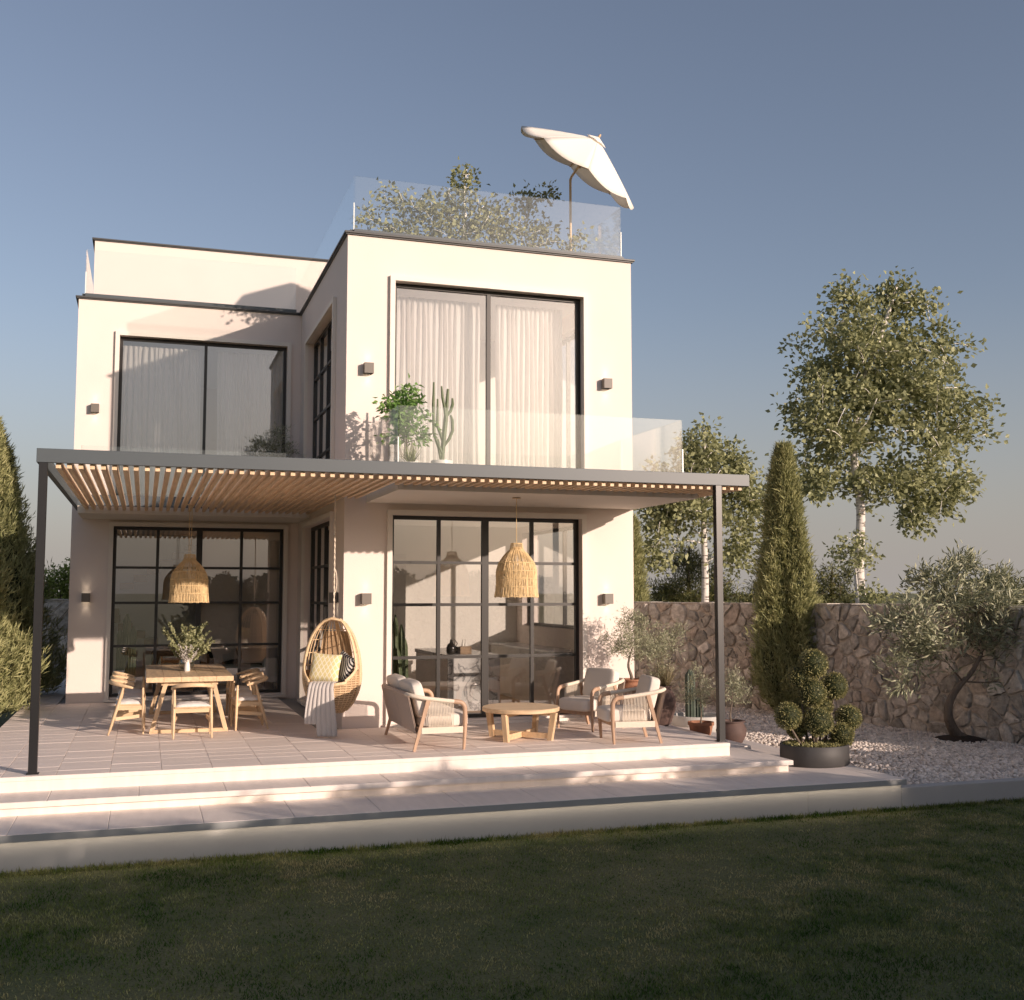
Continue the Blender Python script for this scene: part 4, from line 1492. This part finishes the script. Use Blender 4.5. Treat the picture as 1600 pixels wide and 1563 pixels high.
# ================================================================== VEGETATION
def lobes_pts(lobes):
    P = []
    for (x, y, z, rx, ry, rz, n) in lobes:
        u = rng.normal(size=(n, 3)); u = unit(u)
        r = rng.uniform(0, 1, n) ** (1 / 2.0)
        P.append(np.array([x, y, z]) + u * r[:, None] * np.array([rx, ry, rz]))
    return np.concatenate(P)
def branch_tree(root, trunk, tr, lobes, barkm, leafm, nl, rc, L, W, start=.35, droop=0., twig=.006, trunkm=None, up=.3, fold=.2, gather=1.0, curl=.05):
    """trunk: list of local points; each lobe cluster is joined to the nearest lower node"""
    trunk = [Vector(p) for p in trunk]
    k = len(trunk)
    # smooth trunk
    fine = []
    for i in range(k - 1):
        for t in np.linspace(0, 1, 6, endpoint=False):
            p0 = trunk[max(i - 1, 0)]; p1 = trunk[i]; p2 = trunk[i + 1]; p3 = trunk[min(i + 2, k - 1)]
            fine.append(.5 * ((2 * p1) + (p2 - p0) * t + (2 * p0 - 5 * p1 + 4 * p2 - p3) * t * t + (3 * p1 - p0 - 3 * p2 + p3) * t ** 3))
    fine.append(trunk[-1])
    m = len(fine)
    rs = [tr * (1.15 - .85 * (i / (m - 1)) ** .9) + (tr * .35 * max(0, 1 - i / 3)) for i in range(m)]
    MB().tube(fine, rs, 10).build('trunk', trunkm or barkm, root, 180)
    nodes = [tuple(p) for p in fine[int(m * start):]]
    rad = [r for r in rs[int(m * start):]]
    T = lobes_pts(lobes)
    base = np.array(nodes[0])
    T = T[np.argsort(np.linalg.norm(T - base, axis=1))]
    br = MB()
    PP = []; DD = []
    for t in T:
        N = np.array(nodes)
        d = np.linalg.norm(N - t, axis=1) + .9 * np.maximum(0, N[:, 2] - t[2] + .05)
        i = int(np.argmin(d))
        a = Vector(nodes[i]); e = Vector(t)
        ln = (e - a).length
        r0 = min(rad[i] * .72, twig * 1.3 + .02 * ln)
        c = a.lerp(e, .45) + Vector((0, 0, up * ln * .35)) + Vector(rng.normal(0, .06 * ln, 3))
        pts = []
        for q in np.linspace(0, 1, 5):
            pts.append(a * (1 - q) ** 2 + c * 2 * q * (1 - q) + e * q * q)
        rr = [r0 + (twig - r0) * q for q in np.linspace(0, 1, 5)]
        br.tube(pts, rr, 5)
        for q, p in zip((.5, .75, 1.0), (pts[2], pts[3], pts[4])):
            nodes.append(tuple(p)); rad.append(r0 + (twig - r0) * q)
        n = rng.poisson(nl)
        tt = 1 - rng.uniform(0, .55, n) ** 1.3
        bp = np.array([tuple(a * (1 - q) ** 2 + c * 2 * q * (1 - q) + e * q * q) for q in tt]).reshape(-1, 3)
        off = rng.normal(0, rc, (n, 3)) * np.array([1, 1, .8])
        PP.append(bp + off)
        dr = np.array((e - c).normalized())
        DD.append(rng.normal(0, .75, (n, 3)) + dr * gather + off / rc * .35 + np.array([0, 0, -droop]))
    br.build('branches', barkm, root, 180, kind='stuff')
    P = np.concatenate(PP); D = np.concatenate(DD)
    n = len(P)
    V, F = leaves(P, D, rng.uniform(.65, 1.2, n) * L, rng.uniform(.75, 1.2, n) * W, fold, curl)
    np_mesh('crown', V, F, leafm, root, 'stuff')
def off(lobes, o):
    return [(x - o[0], y - o[1], z - o[2], a, b, c, n) for (x, y, z, a, b, c, n) in lobes]

# birches behind the wall -------------------------------------------------
o = (18.72, 26.0, ZG)
t = thing('birch_tree', 'tall birch with a broad airy crown and white trunk behind the wall', 'tree', o, 0, 'white-barked birches')
branch_tree(t, [(0, 0, 0), (.02, 0, 1.6), (-.02, .05, 3.2), (.05, 0, 4.8), (-.05, .1, 6.4), (.2, 0, 8.2), (.9, 0, 9.8), (1.45, 0, 11.2)], .155,
            off([(19.5, 26, 7.2, 2.45, 2.2, 2.5, 150), (18.3, 26, 8.6, 1.4, 1.4, 1.6, 44), (20.7, 26, 8.7, 1.6, 1.5, 1.6, 46), (20.2, 26, 10.2, .55, .6, .75, 14), (18.5, 26, 10.0, .5, .5, .6, 9),
                 (17.4, 26, 6.5, .95, 1.2, 1.4, 30), (21.8, 26, 6.6, 1.1, 1.2, 1.4, 34), (17.4, 26, 4.9, .75, .8, .6, 16), (21.4, 26, 4.8, 1.35, 1.1, .8, 34), (20.5, 26, 3.9, .6, .7, .4, 8), (19.4, 26, 4.9, 1.5, 1.3, .6, 22)], o),
            'bark_birch', 'leaf_birch', 46, .21, .165, .125, .42, .35, .013, 'birch_trunk')
o = (18.5, 25.6, ZG)
t = thing('birch_sapling', 'thin young birch beside the tall white trunk', 'tree', o)
branch_tree(t, [(0, 0, 0), (-.1, 0, 1.5), (-.2, 0, 2.8), (-.3, 0, 4.0)], .03,
            off([(18.2, 25.6, 2.9, .62, .5, .85, 20), (18.95, 25.5, 1.75, .5, .4, .35, 9), (18.5, 25.6, 1.7, .4, .4, .3, 6)], o), 'bark_birch', 'leaf_birch', 22, .13, .14, .10, .4, .3, .006)
o = (13.37, 25.0, ZG)
t = thing('birch_tree', 'smaller birch partly hidden behind the right end of the pergola', 'tree', o, 0, 'white-barked birches')
branch_tree(t, [(0, 0, 0), (.0, 0, 1.6), (.05, .05, 3.0), (0, 0, 4.4), (.1, .1, 5.6), (.05, 0, 6.6)], .11,
            off([(13.4, 25, 4.5, 1.45, 1.3, 1.2, 85), (13.4, 25, 5.5, .6, .7, .6, 18), (12.3, 25, 3.8, .75, .8, .8, 28), (14.5, 25, 4.1, .85, .8, .95, 36), (14.3, 25, 5.2, .4, .4, .4, 9), (12.0, 25, 2.9, .6, .6, .45, 13), (14.3, 25, 2.9, .65, .6, .5, 15)], o),
            'bark_birch', 'leaf_birch', 42, .17, .135, .10, .45, .35, .011, 'birch_trunk')

# pines far behind ------------------------------------------------------------
def pine(label, o, H, lobes, nl=60):
    t = thing('pine_tree', label, 'tree', o, 0, 'dark pines beyond the stone wall')
    branch_tree(t, [(0, 0, 0), (.05, 0, H * .4), (-.03, .05, H * .75), (.02, 0, H)], .10, off(lobes, o), 'bark_dark', 'leaf_pine', nl, .17, .20, .032, .3, -.3, .012, None, .1, .0, .3)
pine('dark bushy pine behind the wall left of the right pergola post', (17.1, 33, ZG), 4.0,
     [(17.2, 33, 2.6, .85, .9, .75, 46), (16.3, 33, 1.9, .75, .8, .35, 26), (18.3, 33, 1.85, .75, .8, .5, 28), (17.3, 33, 1.6, 1.3, .9, .3, 30)])
pine('dark pine just left of the right-hand cypress', (20.2, 33.5, ZG), 3.2, [(20.2, 33.5, 2.0, .6, .6, .65, 26), (19.7, 33.5, 1.4, .5, .5, .4, 14)])
pine('low olive-brown pine between the cypress and the tall birch', (22.6, 33, ZG), 3.4, [(22.6, 33, 2.1, .75, .7, .65, 34), (23.3, 33, 1.5, .6, .6, .4, 18), (21.9, 33, 1.6, .6, .6, .5, 18)])
pine('dark pine at the far right behind the twisted olive', (30.4, 33.5, ZG), 3.4, [(30.2, 33.5, 2.0, .8, .7, .55, 34), (31.2, 33.5, 1.8, .6, .6, .55, 18), (29.4, 33.5, 1.6, .4, .5, .4, 10)])

# cypresses -------------------------------------------------------------------
def cypress(label, o, H, Rm, n, seed, foot=.15):
    t = thing('cypress_tree', label, 'tree', o, 0, 'columnar cypresses')
    rd = np.random.default_rng(seed)
    MB().tube([(0, 0, 0), (0, 0, H * .5), (0, 0, H * .9)], [.07, .05, .01], 8).build('trunk', 'bark_dark', t, 180)
    def prof(h):
        return Rm * np.clip(h / foot, 0, 1) ** .45 * np.clip((1 - h) / .78, 0, 1.0) ** .72
    ph = rd.uniform(0, 6.28, 6)
    def lump(a, h):
        return 1 + .17 * np.sin(3 * a + ph[0] + 4 * h) + .15 * np.sin(5 * a + ph[1] - 7 * h) + .12 * np.sin(9 * a + ph[2] + 11 * h) + .07 * np.sin(17 * h + ph[3])
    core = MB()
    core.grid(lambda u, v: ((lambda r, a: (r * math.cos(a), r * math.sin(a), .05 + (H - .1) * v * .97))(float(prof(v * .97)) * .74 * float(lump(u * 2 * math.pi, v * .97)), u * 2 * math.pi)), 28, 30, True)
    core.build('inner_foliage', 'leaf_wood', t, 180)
    h = rd.uniform(0.0, 1, n) ** 1.15
    h = np.clip(h * .985, 0.005, 1)
    a = rd.uniform(0, 6.2832, n)
    r = prof(h) * lump(a, h) * (rd.uniform(.74, 1.02, n) + .22 * (rd.uniform(0, 1, n) > .93))
    P = np.stack([r * np.cos(a), r * np.sin(a), h * H], 1)
    out_ = np.stack([np.cos(a), np.sin(a), np.zeros(n)], 1)
    D0 = unit(out_ * .55 + np.array([0, 0, 1.0]) + rd.normal(0, .22, (n, 3)))
    parts = []
    for k in range(6):
        q = P + D0 * rd.uniform(-.05, .10, (n, 1)) + rd.normal(0, .018, (n, 3))
        D = D0 + rd.normal(0, .38, (n, 3))
        parts.append(leaves(q, D, rd.uniform(.07, .19, n), rd.uniform(.013, .026, n), .2, .1, rd.normal(size=(n, 3))))
    V, F = merge(parts)
    np_mesh('crown', V, F, 'leaf_cypress', t, 'stuff')
cypress('tall cypress in front of the corner of the stone wall on the right', (11.42, 18.15, -.43), 5.02, .55, 8500, 1)
cypress('tall cypress at the left edge, upper part in shadow', (-2.78, 22.0, -.1), 5.1, 1.08, 9000, 2, .04)
cypress('sunlit cypress at the left edge in front of the taller dark one', (-3.0, 18.9, -.1), 4.0, 1.06, 9500, 3, .03)
cypress('slim cypress behind the right corner of the villa', (11.1, 24.4, -.5), 4.15, .42, 3500, 4)

# olives ----------------------------------------------------------------------
o = (12.02, 14.30, -.43)
t = thing('olive_tree', 'twisted olive tree with silvery leaves in front of the shaded wall', 'tree', o)
branch_tree(t, [(.05, .05, 0), (-.12, 0, .16), (-.27, -.08, .38), (-.26, -.12, .62), (-.16, -.2, .84), (.02, -.3, 1.08), (.16, -.35, 1.35)], .085,
            off([(11.89, 13.95, 1.75, .85, .75, .62, 66), (11.89, 13.9, 2.2, .28, .3, .28, 12), (11.24, 13.9, 2.1, .26, .3, .22, 8), (12.39, 13.9, 2.02, .32, .3, .3, 12), (10.89, 13.9, 1.5, .5, .5, .35, 20), (10.44, 13.9, 1.45, .25, .3, .2, 7),
                 (11.24, 13.9, 1.05, .55, .5, .3, 22), (10.69, 13.9, .85, .35, .3, .2, 9), (12.44, 13.9, 1.2, .6, .5, .4, 26), (12.89, 13.9, 1.1, .3, .4, .3, 10), (12.69, 13.9, .62, .4, .4, .22, 11), (10.64, 13.9, .45, .16, .2, .1, 3)], o),
            'bark_olive', 'leaf_olive', 30, .085, .145, .030, .62, -.1, .005, None, .15, .15, 1.5, .12)
MB().lathe([(.42, 0), (.36, .035), (.2, .07), (.0, .075)], 26, (0, 0, -.005), True, False).build('soil_mound', 'soil', t, 180)
def jar_prof(r, h, neck, lip):
    return [(r * .55, 0), (r * .72, h * .08), (r * .95, h * .38), (r, h * .58), (r * .9, h * .78), (neck, h * .92), (neck, h * .94), (lip, h * .96), (lip, h), (neck * .92, h), (neck * .88, h * .9), (0, h * .88)]
def bowl_prof(r, h):
    return [(r * .62, 0), (r * .68, h * .05), (r * .88, h * .55), (r * .94, h * .80), (r * 1.04, h * .82), (r * 1.04, h), (r * .92, h), (r * .88, h * .86), (0, h * .84)]
def potted(name, label, loc, prof, potm, group=None):
    t = thing(name, label, 'potted plant', loc, 0, group)
    MB().lathe(prof, 32, cap1=False).build('pot', potm, t, 50)
    zt_ = prof[-1][1]; rt = prof[-2][0] * .98
    MB().lathe([(rt, 0), (rt * .5, .012), (0, .018)], 22, (0, 0, zt_ + .004), False, False).build('soil', 'soil', t, 180)
    return t
o = (6.60, 14.55, 0)
t = potted('potted_olive', 'bushy olive in a round terracotta jar behind the armchairs', o, jar_prof(.235, .62, .14, .165), 'terracotta', 'olives in terracotta pots')
branch_tree(t, [(.02, 0, .55), (.0, 0, .66), (-.045, 0, .80), (-.02, .0, .95), (.03, 0, 1.08)], .026,
            off([(6.60, 14.55, 1.22, .40, .36, .36, 62), (6.62, 14.55, 1.48, .22, .22, .14, 14), (6.45, 14.55, 1.05, .25, .25, .15, 14), (6.82, 14.5, 1.05, .2, .22, .16, 12)], o),
            'bark_olive', 'leaf_olive', 38, .045, .052, .011, .5, 0, .0025, None, .2, .15, .8)
o = (7.40, 15.35, -.154)
t = potted('potted_shrub', 'tall dark clay jar with an olive and dry grassy leaves', o, jar_prof(.27, .60, .19, .21), 'terracotta_dark')
branch_tree(t, [(.0, 0, .50), (-.02, 0, .75), (.02, 0, .95), (.0, 0, 1.15)], .022,
            off([(7.45, 15.35, 1.10, .36, .34, .30, 46), (7.72, 15.35, 1.22, .2, .2, .14, 12), (7.35, 15.35, .78, .3, .3, .22, 20)], o), 'bark_olive', 'leaf_olive', 34, .05, .055, .011, .5, 0, .0025, None, .2, .15, .8)
def spiky(t, loc, n, L, W, m, name='blades', tilt=(.15, 1.1)):
    a = rng.uniform(0, 6.283, n); ti = rng.uniform(tilt[0], tilt[1], n)
    parts = []
    D = np.stack([np.cos(a) * np.sin(ti), np.sin(a) * np.sin(ti), np.cos(ti)], 1)
    P = np.array(loc) + rng.normal(0, .02, (n, 3)) * np.array([1, 1, .2])
    l = rng.uniform(.6, 1.1, n) * L
    p = P; 
    V = []; F = []
    S = unit(np.cross(D, np.array([0, 0, 1.]) + rng.normal(0, .15, (n, 3))))
    rows = []
    for k in range(5):
        q = k / 4
        c = P + D * (l * q)[:, None] - np.array([0, 0, 1.]) * (l * q * q * .28 * np.sin(ti))[:, None]
        wd = W * (1 - q) ** .7 * .5 + .0004
        rows += [c - S * wd, c + S * wd]
    V = np.stack(rows, 1).reshape(-1, 3)
    i = np.arange(n)[:, None] * 10
    F = np.concatenate([np.concatenate([i + np.array([2 * k, 2 * k + 1, 2 * k + 3]), i + np.array([2 * k, 2 * k + 3, 2 * k + 2])], 1) for k in range(4)], 1).reshape(-1, 3)
    return np_mesh(name, V, F, m, t, 'stuff')
spiky(t, (.12, -.02, .55), 190, .52, .009, 'leaf_dry')
o = (7.78, 14.72, -.292)
t = potted('potted_olive', 'small olive in a shallow terracotta pot left of the right pergola post', o, bowl_prof(.185, .25), 'terracotta', 'olives in terracotta pots')
branch_tree(t, [(0, 0, .2), (.01, 0, .38), (0, 0, .55), (.01, 0, .7)], .013,
            off([(7.76, 14.72, .42, .26, .24, .22, 34), (7.74, 14.72, .66, .1, .1, .12, 7), (7.6, 14.7, .38, .16, .15, .14, 9)], o), 'bark_olive', 'leaf_olive', 26, .035, .05, .010, .5, 0, .002, None, .3, .15, 1.2)
o = (7.93, 14.10, -.292)
t = potted('potted_olive', 'small olive in a rounded dark terracotta pot behind the right pergola post', o, jar_prof(.215, .33, .17, .20), 'terracotta_dark', 'olives in terracotta pots')
branch_tree(t, [(0, 0, .28), (-.01, 0, .42), (.02, 0, .58), (.03, 0, .75)], .013,
            off([(7.98, 14.1, .42, .25, .24, .22, 32), (8.1, 14.1, .52, .14, .15, .1, 8), (7.98, 14.1, .66, .12, .1, .12, 8)], o), 'bark_olive', 'leaf_olive', 26, .035, .05, .010, .5, 0, .002, None, .3, .15, 1.2)
# cacti
def cactus_col(b, p, h, r, ribs=9, n=9, lean=(0, 0), k0=1.0):
    seg = []
    m = ribs * 2
    v = []
    for i in range(n + 1):
        t = i / n
        z = h * t
        rr = r * (k0 + (1 - k0) * min(1, t * 4)) * (1 if t < .85 else math.sqrt(max(.02, 1 - ((t - .85) / .155) ** 2)))
        for j in range(m):
            a = 2 * math.pi * j / m
            q = rr * (1.0 if j % 2 == 0 else .80)
            v.append((p[0] + lean[0] * t * t + q * math.cos(a), p[1] + lean[1] * t * t + q * math.sin(a), p[2] + z))
    f = []
    for i in range(n):
        for j in range(m):
            f.append((i * m + j, i * m + (j + 1) % m, (i + 1) * m + (j + 1) % m, (i + 1) * m + j))
    f.append(tuple(range(n * m, (n + 1) * m)))
    b.add(v, f)
t = thing('columnar_cactus', 'dark ribbed cactus in a low pale planter by the stone wall', 'potted plant', (8.55, 16.3, -.43))
MB().lathe([(.34, 0), (.40, .06), (.42, .26), (.42, .30), (.38, .30), (.37, .24), (0, .23)], 30, cap1=False).build('planter', 'concrete_white', t, 40)
b = MB(); cactus_col(b, (-.12, 0, .23), .80, .085, 10); b.build('stem', 'cactus_dark', t)
b = MB(); cactus_col(b, (.07, .06, .23), .34, .07, 10); b.build('stem', 'cactus_dark', t)
t = thing('indoor_cactus', 'tall ribbed cactus inside behind the left of the dining window', 'cactus', (-.28, 20.95, .02))
MB().lathe(bowl_prof(.17, .28), 26, cap1=False).build('pot', 'ceramic_white', t, 50)
for (x, y, h, r) in ((0, 0, 1.22, .075), (-.11, .03, .95, .06), (.11, -.02, 1.0, .06), (.05, .1, .8, .05)):
    b = MB(); cactus_col(b, (x, y, .23), h, r, 9); b.build('stem', 'cactus', t)
t = thing('indoor_cactus', 'pale green candle cactus inside behind the left of the kitchen window', 'cactus', (3.55, 15.92, .02))
MB().lathe(bowl_prof(.17, .28), 26, cap1=False).build('pot', 'ceramic_white', t, 50)
for (x, y, h, r) in ((-.04, 0, 1.27, .042), (-.10, .03, 1.05, .04), (.045, -.03, 1.13, .042), (.10, .02, .92, .036), (0, -.07, .8, .036), (-.02, .07, 1.0, .04)):
    b = MB(); cactus_col(b, (x, y, .23), h, r, 6, 9, (rng.normal(0, .03), 0)); b.build('stem', 'cactus', t)

# topiary ---------------------------------------------------------------------
t = thing('cloud_topiary', 'cloud-pruned topiary of round balls in an oval dark planter', 'topiary', (8.02, 12.18, -.292))
def oval(b, prof, sx, sy, n=40):
    s0 = len(b.v)
    b.lathe(prof, n)
    for i in range(s0, len(b.v)):
        q = b.v[i]; b.v[i] = (q[0] * sx, q[1] * sy, q[2])
    return b
oval(MB(), [(.96, 0), (1, .02), (1, .245), (.985, .25), (.95, .25), (.94, .2), (0, .2)], .44, .38).build('planter', 'planter_dark', t, 50)
oval(MB(), [(.935, .205), (.5, .225), (0.01, .235)], .44, .38).build('soil', 'soil', t, 180)
balls = [(.01, 0, 1.24, .168), (-.04, -.02, .885, .168), (-.12, .12, 1.06, .14), (.34, .05, .95, .155), (.20, .10, .69, .115), (-.40, -.05, .61, .152), (-.02, -.12, .535, .17), (.55, .06, .54, .15), (.33, -.10, .35, .14), (-.20, .08, .43, .11)]
core = MB()
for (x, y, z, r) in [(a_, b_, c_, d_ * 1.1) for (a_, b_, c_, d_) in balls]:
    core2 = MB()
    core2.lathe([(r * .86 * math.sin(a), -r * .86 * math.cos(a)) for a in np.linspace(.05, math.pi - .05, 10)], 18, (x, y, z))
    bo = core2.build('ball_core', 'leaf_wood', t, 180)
    n = 1500
    u = unit(rng.normal(size=(n, 3)))
    P = np.array([x, y, z]) + u * (r * rng.uniform(.84, 1.0, (n, 1)))
    V, F = leaves(P, u + rng.normal(0, .6, (n, 3)), rng.uniform(.018, .03, n), rng.uniform(.010, .017, n), .15)
    np_mesh('ball_leaves', V, F, 'leaf_box', bo, 'stuff')
    MB().tube([(x * .45, y * .4, .2), (x * .8, y * .7, .2 + (z - .2) * .5), (x, y, z - r * .6)], [.02, .014, .010], 6).build('stem', 'bark_olive', t, 180)
n = 1500
a = rng.uniform(0, 6.283, n); r = np.sqrt(rng.uniform(0, 1, n))
P = np.stack([(.40) * r * np.cos(a), .34 * r * np.sin(a), .21 + .05 * rng.uniform(0, 1, n)], 1)
V, F = leaves(P, rng.normal(0, .6, (n, 3)) + np.array([0, 0, 1]), .035, .018, .15)
np_mesh('ground_leaves', V, F, 'leaf_box', t, 'stuff')

# balcony plants ----------------------------------------------------------------
o = (3.22, 14.15, 3.331)
t = potted('leafy_shrub', 'fresh green leafy shrub on the front balcony', o, bowl_prof(.15, .24), 'ceramic_white')
branch_tree(t, [(0, 0, .18), (.01, .02, .4), (0, 0, .62), (.02, 0, .85)], .012,
            off([(3.22, 14.15, 4.12, .34, .3, .26, 34), (3.25, 14.15, 4.42, .24, .22, .18, 14), (2.98, 14.15, 4.3, .16, .2, .16, 7), (3.42, 14.1, 3.92, .2, .2, .12, 8), (3.05, 14.1, 3.92, .18, .2, .1, 6)], o),
            'bark_dark', 'leaf_fresh', 16, .055, .09, .042, .4, .35, .003, None, .3, .18, .7, .15)
o = (3.18, 13.75, 3.331)
t = potted('grassy_plant', 'low spiky grassy plant below the balcony shrub', o, bowl_prof(.13, .16), 'ceramic_white')
spiky(t, (0, 0, .14), 70, .36, .014, 'leaf_grassy')
o = (3.70, 14.15, 3.331)
t = potted('candelabra_cactus', 'branching candelabra cactus in a white pot on the front balcony', o, bowl_prof(.14, .25), 'ceramic_white')
for pts, r in (([(0, 0, .2), (.02, 0, .5), (.05, 0, .8), (.08, 0, 1.22)], .032), ([(-.01, 0, .25), (-.04, 0, .42), (-.11, 0, .62), (-.12, 0, 1.0), (-.115, 0, 1.30)], .022), ([(.02, 0, .48), (-.02, .01, .62), (-.06, .01, .72), (-.06, .01, 1.08)], .022),
              ([(.05, 0, .78), (.03, -.02, .95), (.0, -.02, 1.1), (-.015, -.02, 1.25)], .020), ([(.03, 0, .45), (.10, 0, .55), (.145, 0, .66), (.14, 0, .80), (.12, 0, .87)], .022), ([(.07, .0, .86), (.12, 0, .93), (.145, 0, 1.02), (.14, 0, 1.10)], .021), ([(-.0, -.01, .35), (-.045, -.01, .45), (-.055, -.01, .54)], .022)):
    k = len(pts)
    MB().tube(pts, [r * (.8 + .2 * min(1, i)) if i < k - 1 else r * .55 for i in range(k)], 7, sq=(1, 1)).build('arm', 'cactus', t, 30)
o = (2.12, 19.35, 3.331)
t = potted('balcony_olive', 'small olive bush on the recessed balcony', o, bowl_prof(.2, .35), 'terracotta_dark')
branch_tree(t, [(0, 0, .3), (.0, .02, .6), (0, 0, .9)], .02,
            off([(2.1, 19.35, 4.30, .40, .32, .30, 54), (2.12, 19.35, 4.62, .2, .2, .14, 12), (1.8, 19.3, 4.42, .16, .2, .14, 9), (2.05, 19.35, 3.95, .42, .3, .18, 26)], o), 'bark_olive', 'leaf_olive', 26, .05, .065, .013, .4, 0, .003, None, .2, .15, .9)
# birch shrub on the roof -----------------------------------------------------------
o = (4.85, 17.2, ZR)
t = potted('roof_birch', 'multi-branched birch shrub behind the roof terrace glass', o, bowl_prof(.35, .42), 'planter_dark')
branch_tree(t, [(0, 0, .35), (.0, 0, .7), (.03, 0, 1.1), (.0, 0, 1.5), (.05, 0, 1.95)], .03,
            off([(4.9, 17.2, 8.0, .75, .6, .4, 50), (4.3, 17.2, 8.05, .5, .5, .32, 20), (5.45, 17.2, 7.9, .5, .5, .32, 20), (4.75, 17.2, 8.4, .3, .3, .25, 9), (4.92, 17.2, 8.68, .2, .2, .22, 8), (3.95, 17.2, 7.75, .55, .5, .3, 20), (3.7, 17.2, 8.25, .28, .3, .22, 9), (3.3, 17.2, 7.85, .25, .3, .14, 6), (5.9, 17.2, 7.85, .6, .5, .35, 24), (6.0, 17.2, 8.42, .25, .3, .22, 9), (6.35, 17.2, 8.6, .12, .12, .12, 4), (6.7, 17.0, 7.65, .25, .3, .2, 7), (4.5, 17.2, 7.6, 1.1, .5, .22, 26)], o),
            'bark_birch', 'leaf_birch', 19, .10, .08, .062, .3, .15, .0055, None, .3)
# hedge plant beyond the left path ----------------------------------------------------
o = (-2.35, 33.0, ZG)
t = thing('leafy_bush', 'leafy green bush above the low wall at the left', 'bush', o)
branch_tree(t, [(0, 0, 0), (.0, 0, 1.0), (.1, 0, 2.0), (.2, 0, 2.6)], .04, off([(-2.2, 33, 1.9, .75, .6, .7, 60), (-1.8, 33, 2.3, .4, .4, .5, 22), (-2.7, 33, 2.0, .5, .5, .5, 22)], o), 'bark_dark', 'leaf_bush', 34, .12, .11, .06, .3, .0, .006)

# the tall hedge across the lawn, behind the viewpoint: it shades the lawn and shows in the window panes
def hedge():
    d = np.array([.554, -.833]); nn = np.array([.833, .554])
    parts = []
    r2 = np.random.default_rng(11)
    u = 1.0
    while u < 36:
        h0 = np.interp(u, [-8, 4, 9, 11, 12.2, 13, 15.5, 18, 19.5, 21, 36], [2.15, 2.12, 1.8, 1.42, 1.28, 1.0, 1.0, 1.3, 1.9, 2.6, 3.2])
        dist = r2.uniform(1.9, 2.9)
        top = h0 + dist * .229 + r2.uniform(-.32, .10)
        c = d * dist + nn * u
        rr = r2.uniform(.45, .75)
        n = 1100
        q = unit(r2.normal(size=(n, 3))) * (r2.uniform(.2, 1, (n, 1)) ** .5) * np.array([rr, rr, rr * 1.1])
        parts.append(leaves(np.array([c[0], c[1], top - rr * 1.1]) + q, r2.normal(size=(n, 3)), r2.uniform(.10, .17, n), r2.uniform(.07, .11, n), .2, .1, r2.normal(size=(n, 3))))
        n = 1100
        zc = (top - rr + ZG) / 2
        q = unit(r2.normal(size=(n, 3))) * (r2.uniform(.15, 1, (n, 1)) ** .5) * np.array([.75, .75, (top - rr - ZG) / 2 + .3])
        parts.append(leaves(np.array([c[0], c[1], zc]) + q, r2.normal(size=(n, 3)), r2.uniform(.16, .26, n), r2.uniform(.11, .18, n), .2, .1, r2.normal(size=(n, 3))))
        u += r2.uniform(.42, .62)
    V, F = merge(parts)
    V[:, 2] = np.maximum(V[:, 2], ZG)
    o = np_mesh('hedge', V, F, 'leaf_wood', None, 'stuff')
    tag(o, 'tall dark hedge across the lawn, seen only as reflections in the panes', 'hedge')
hedge()
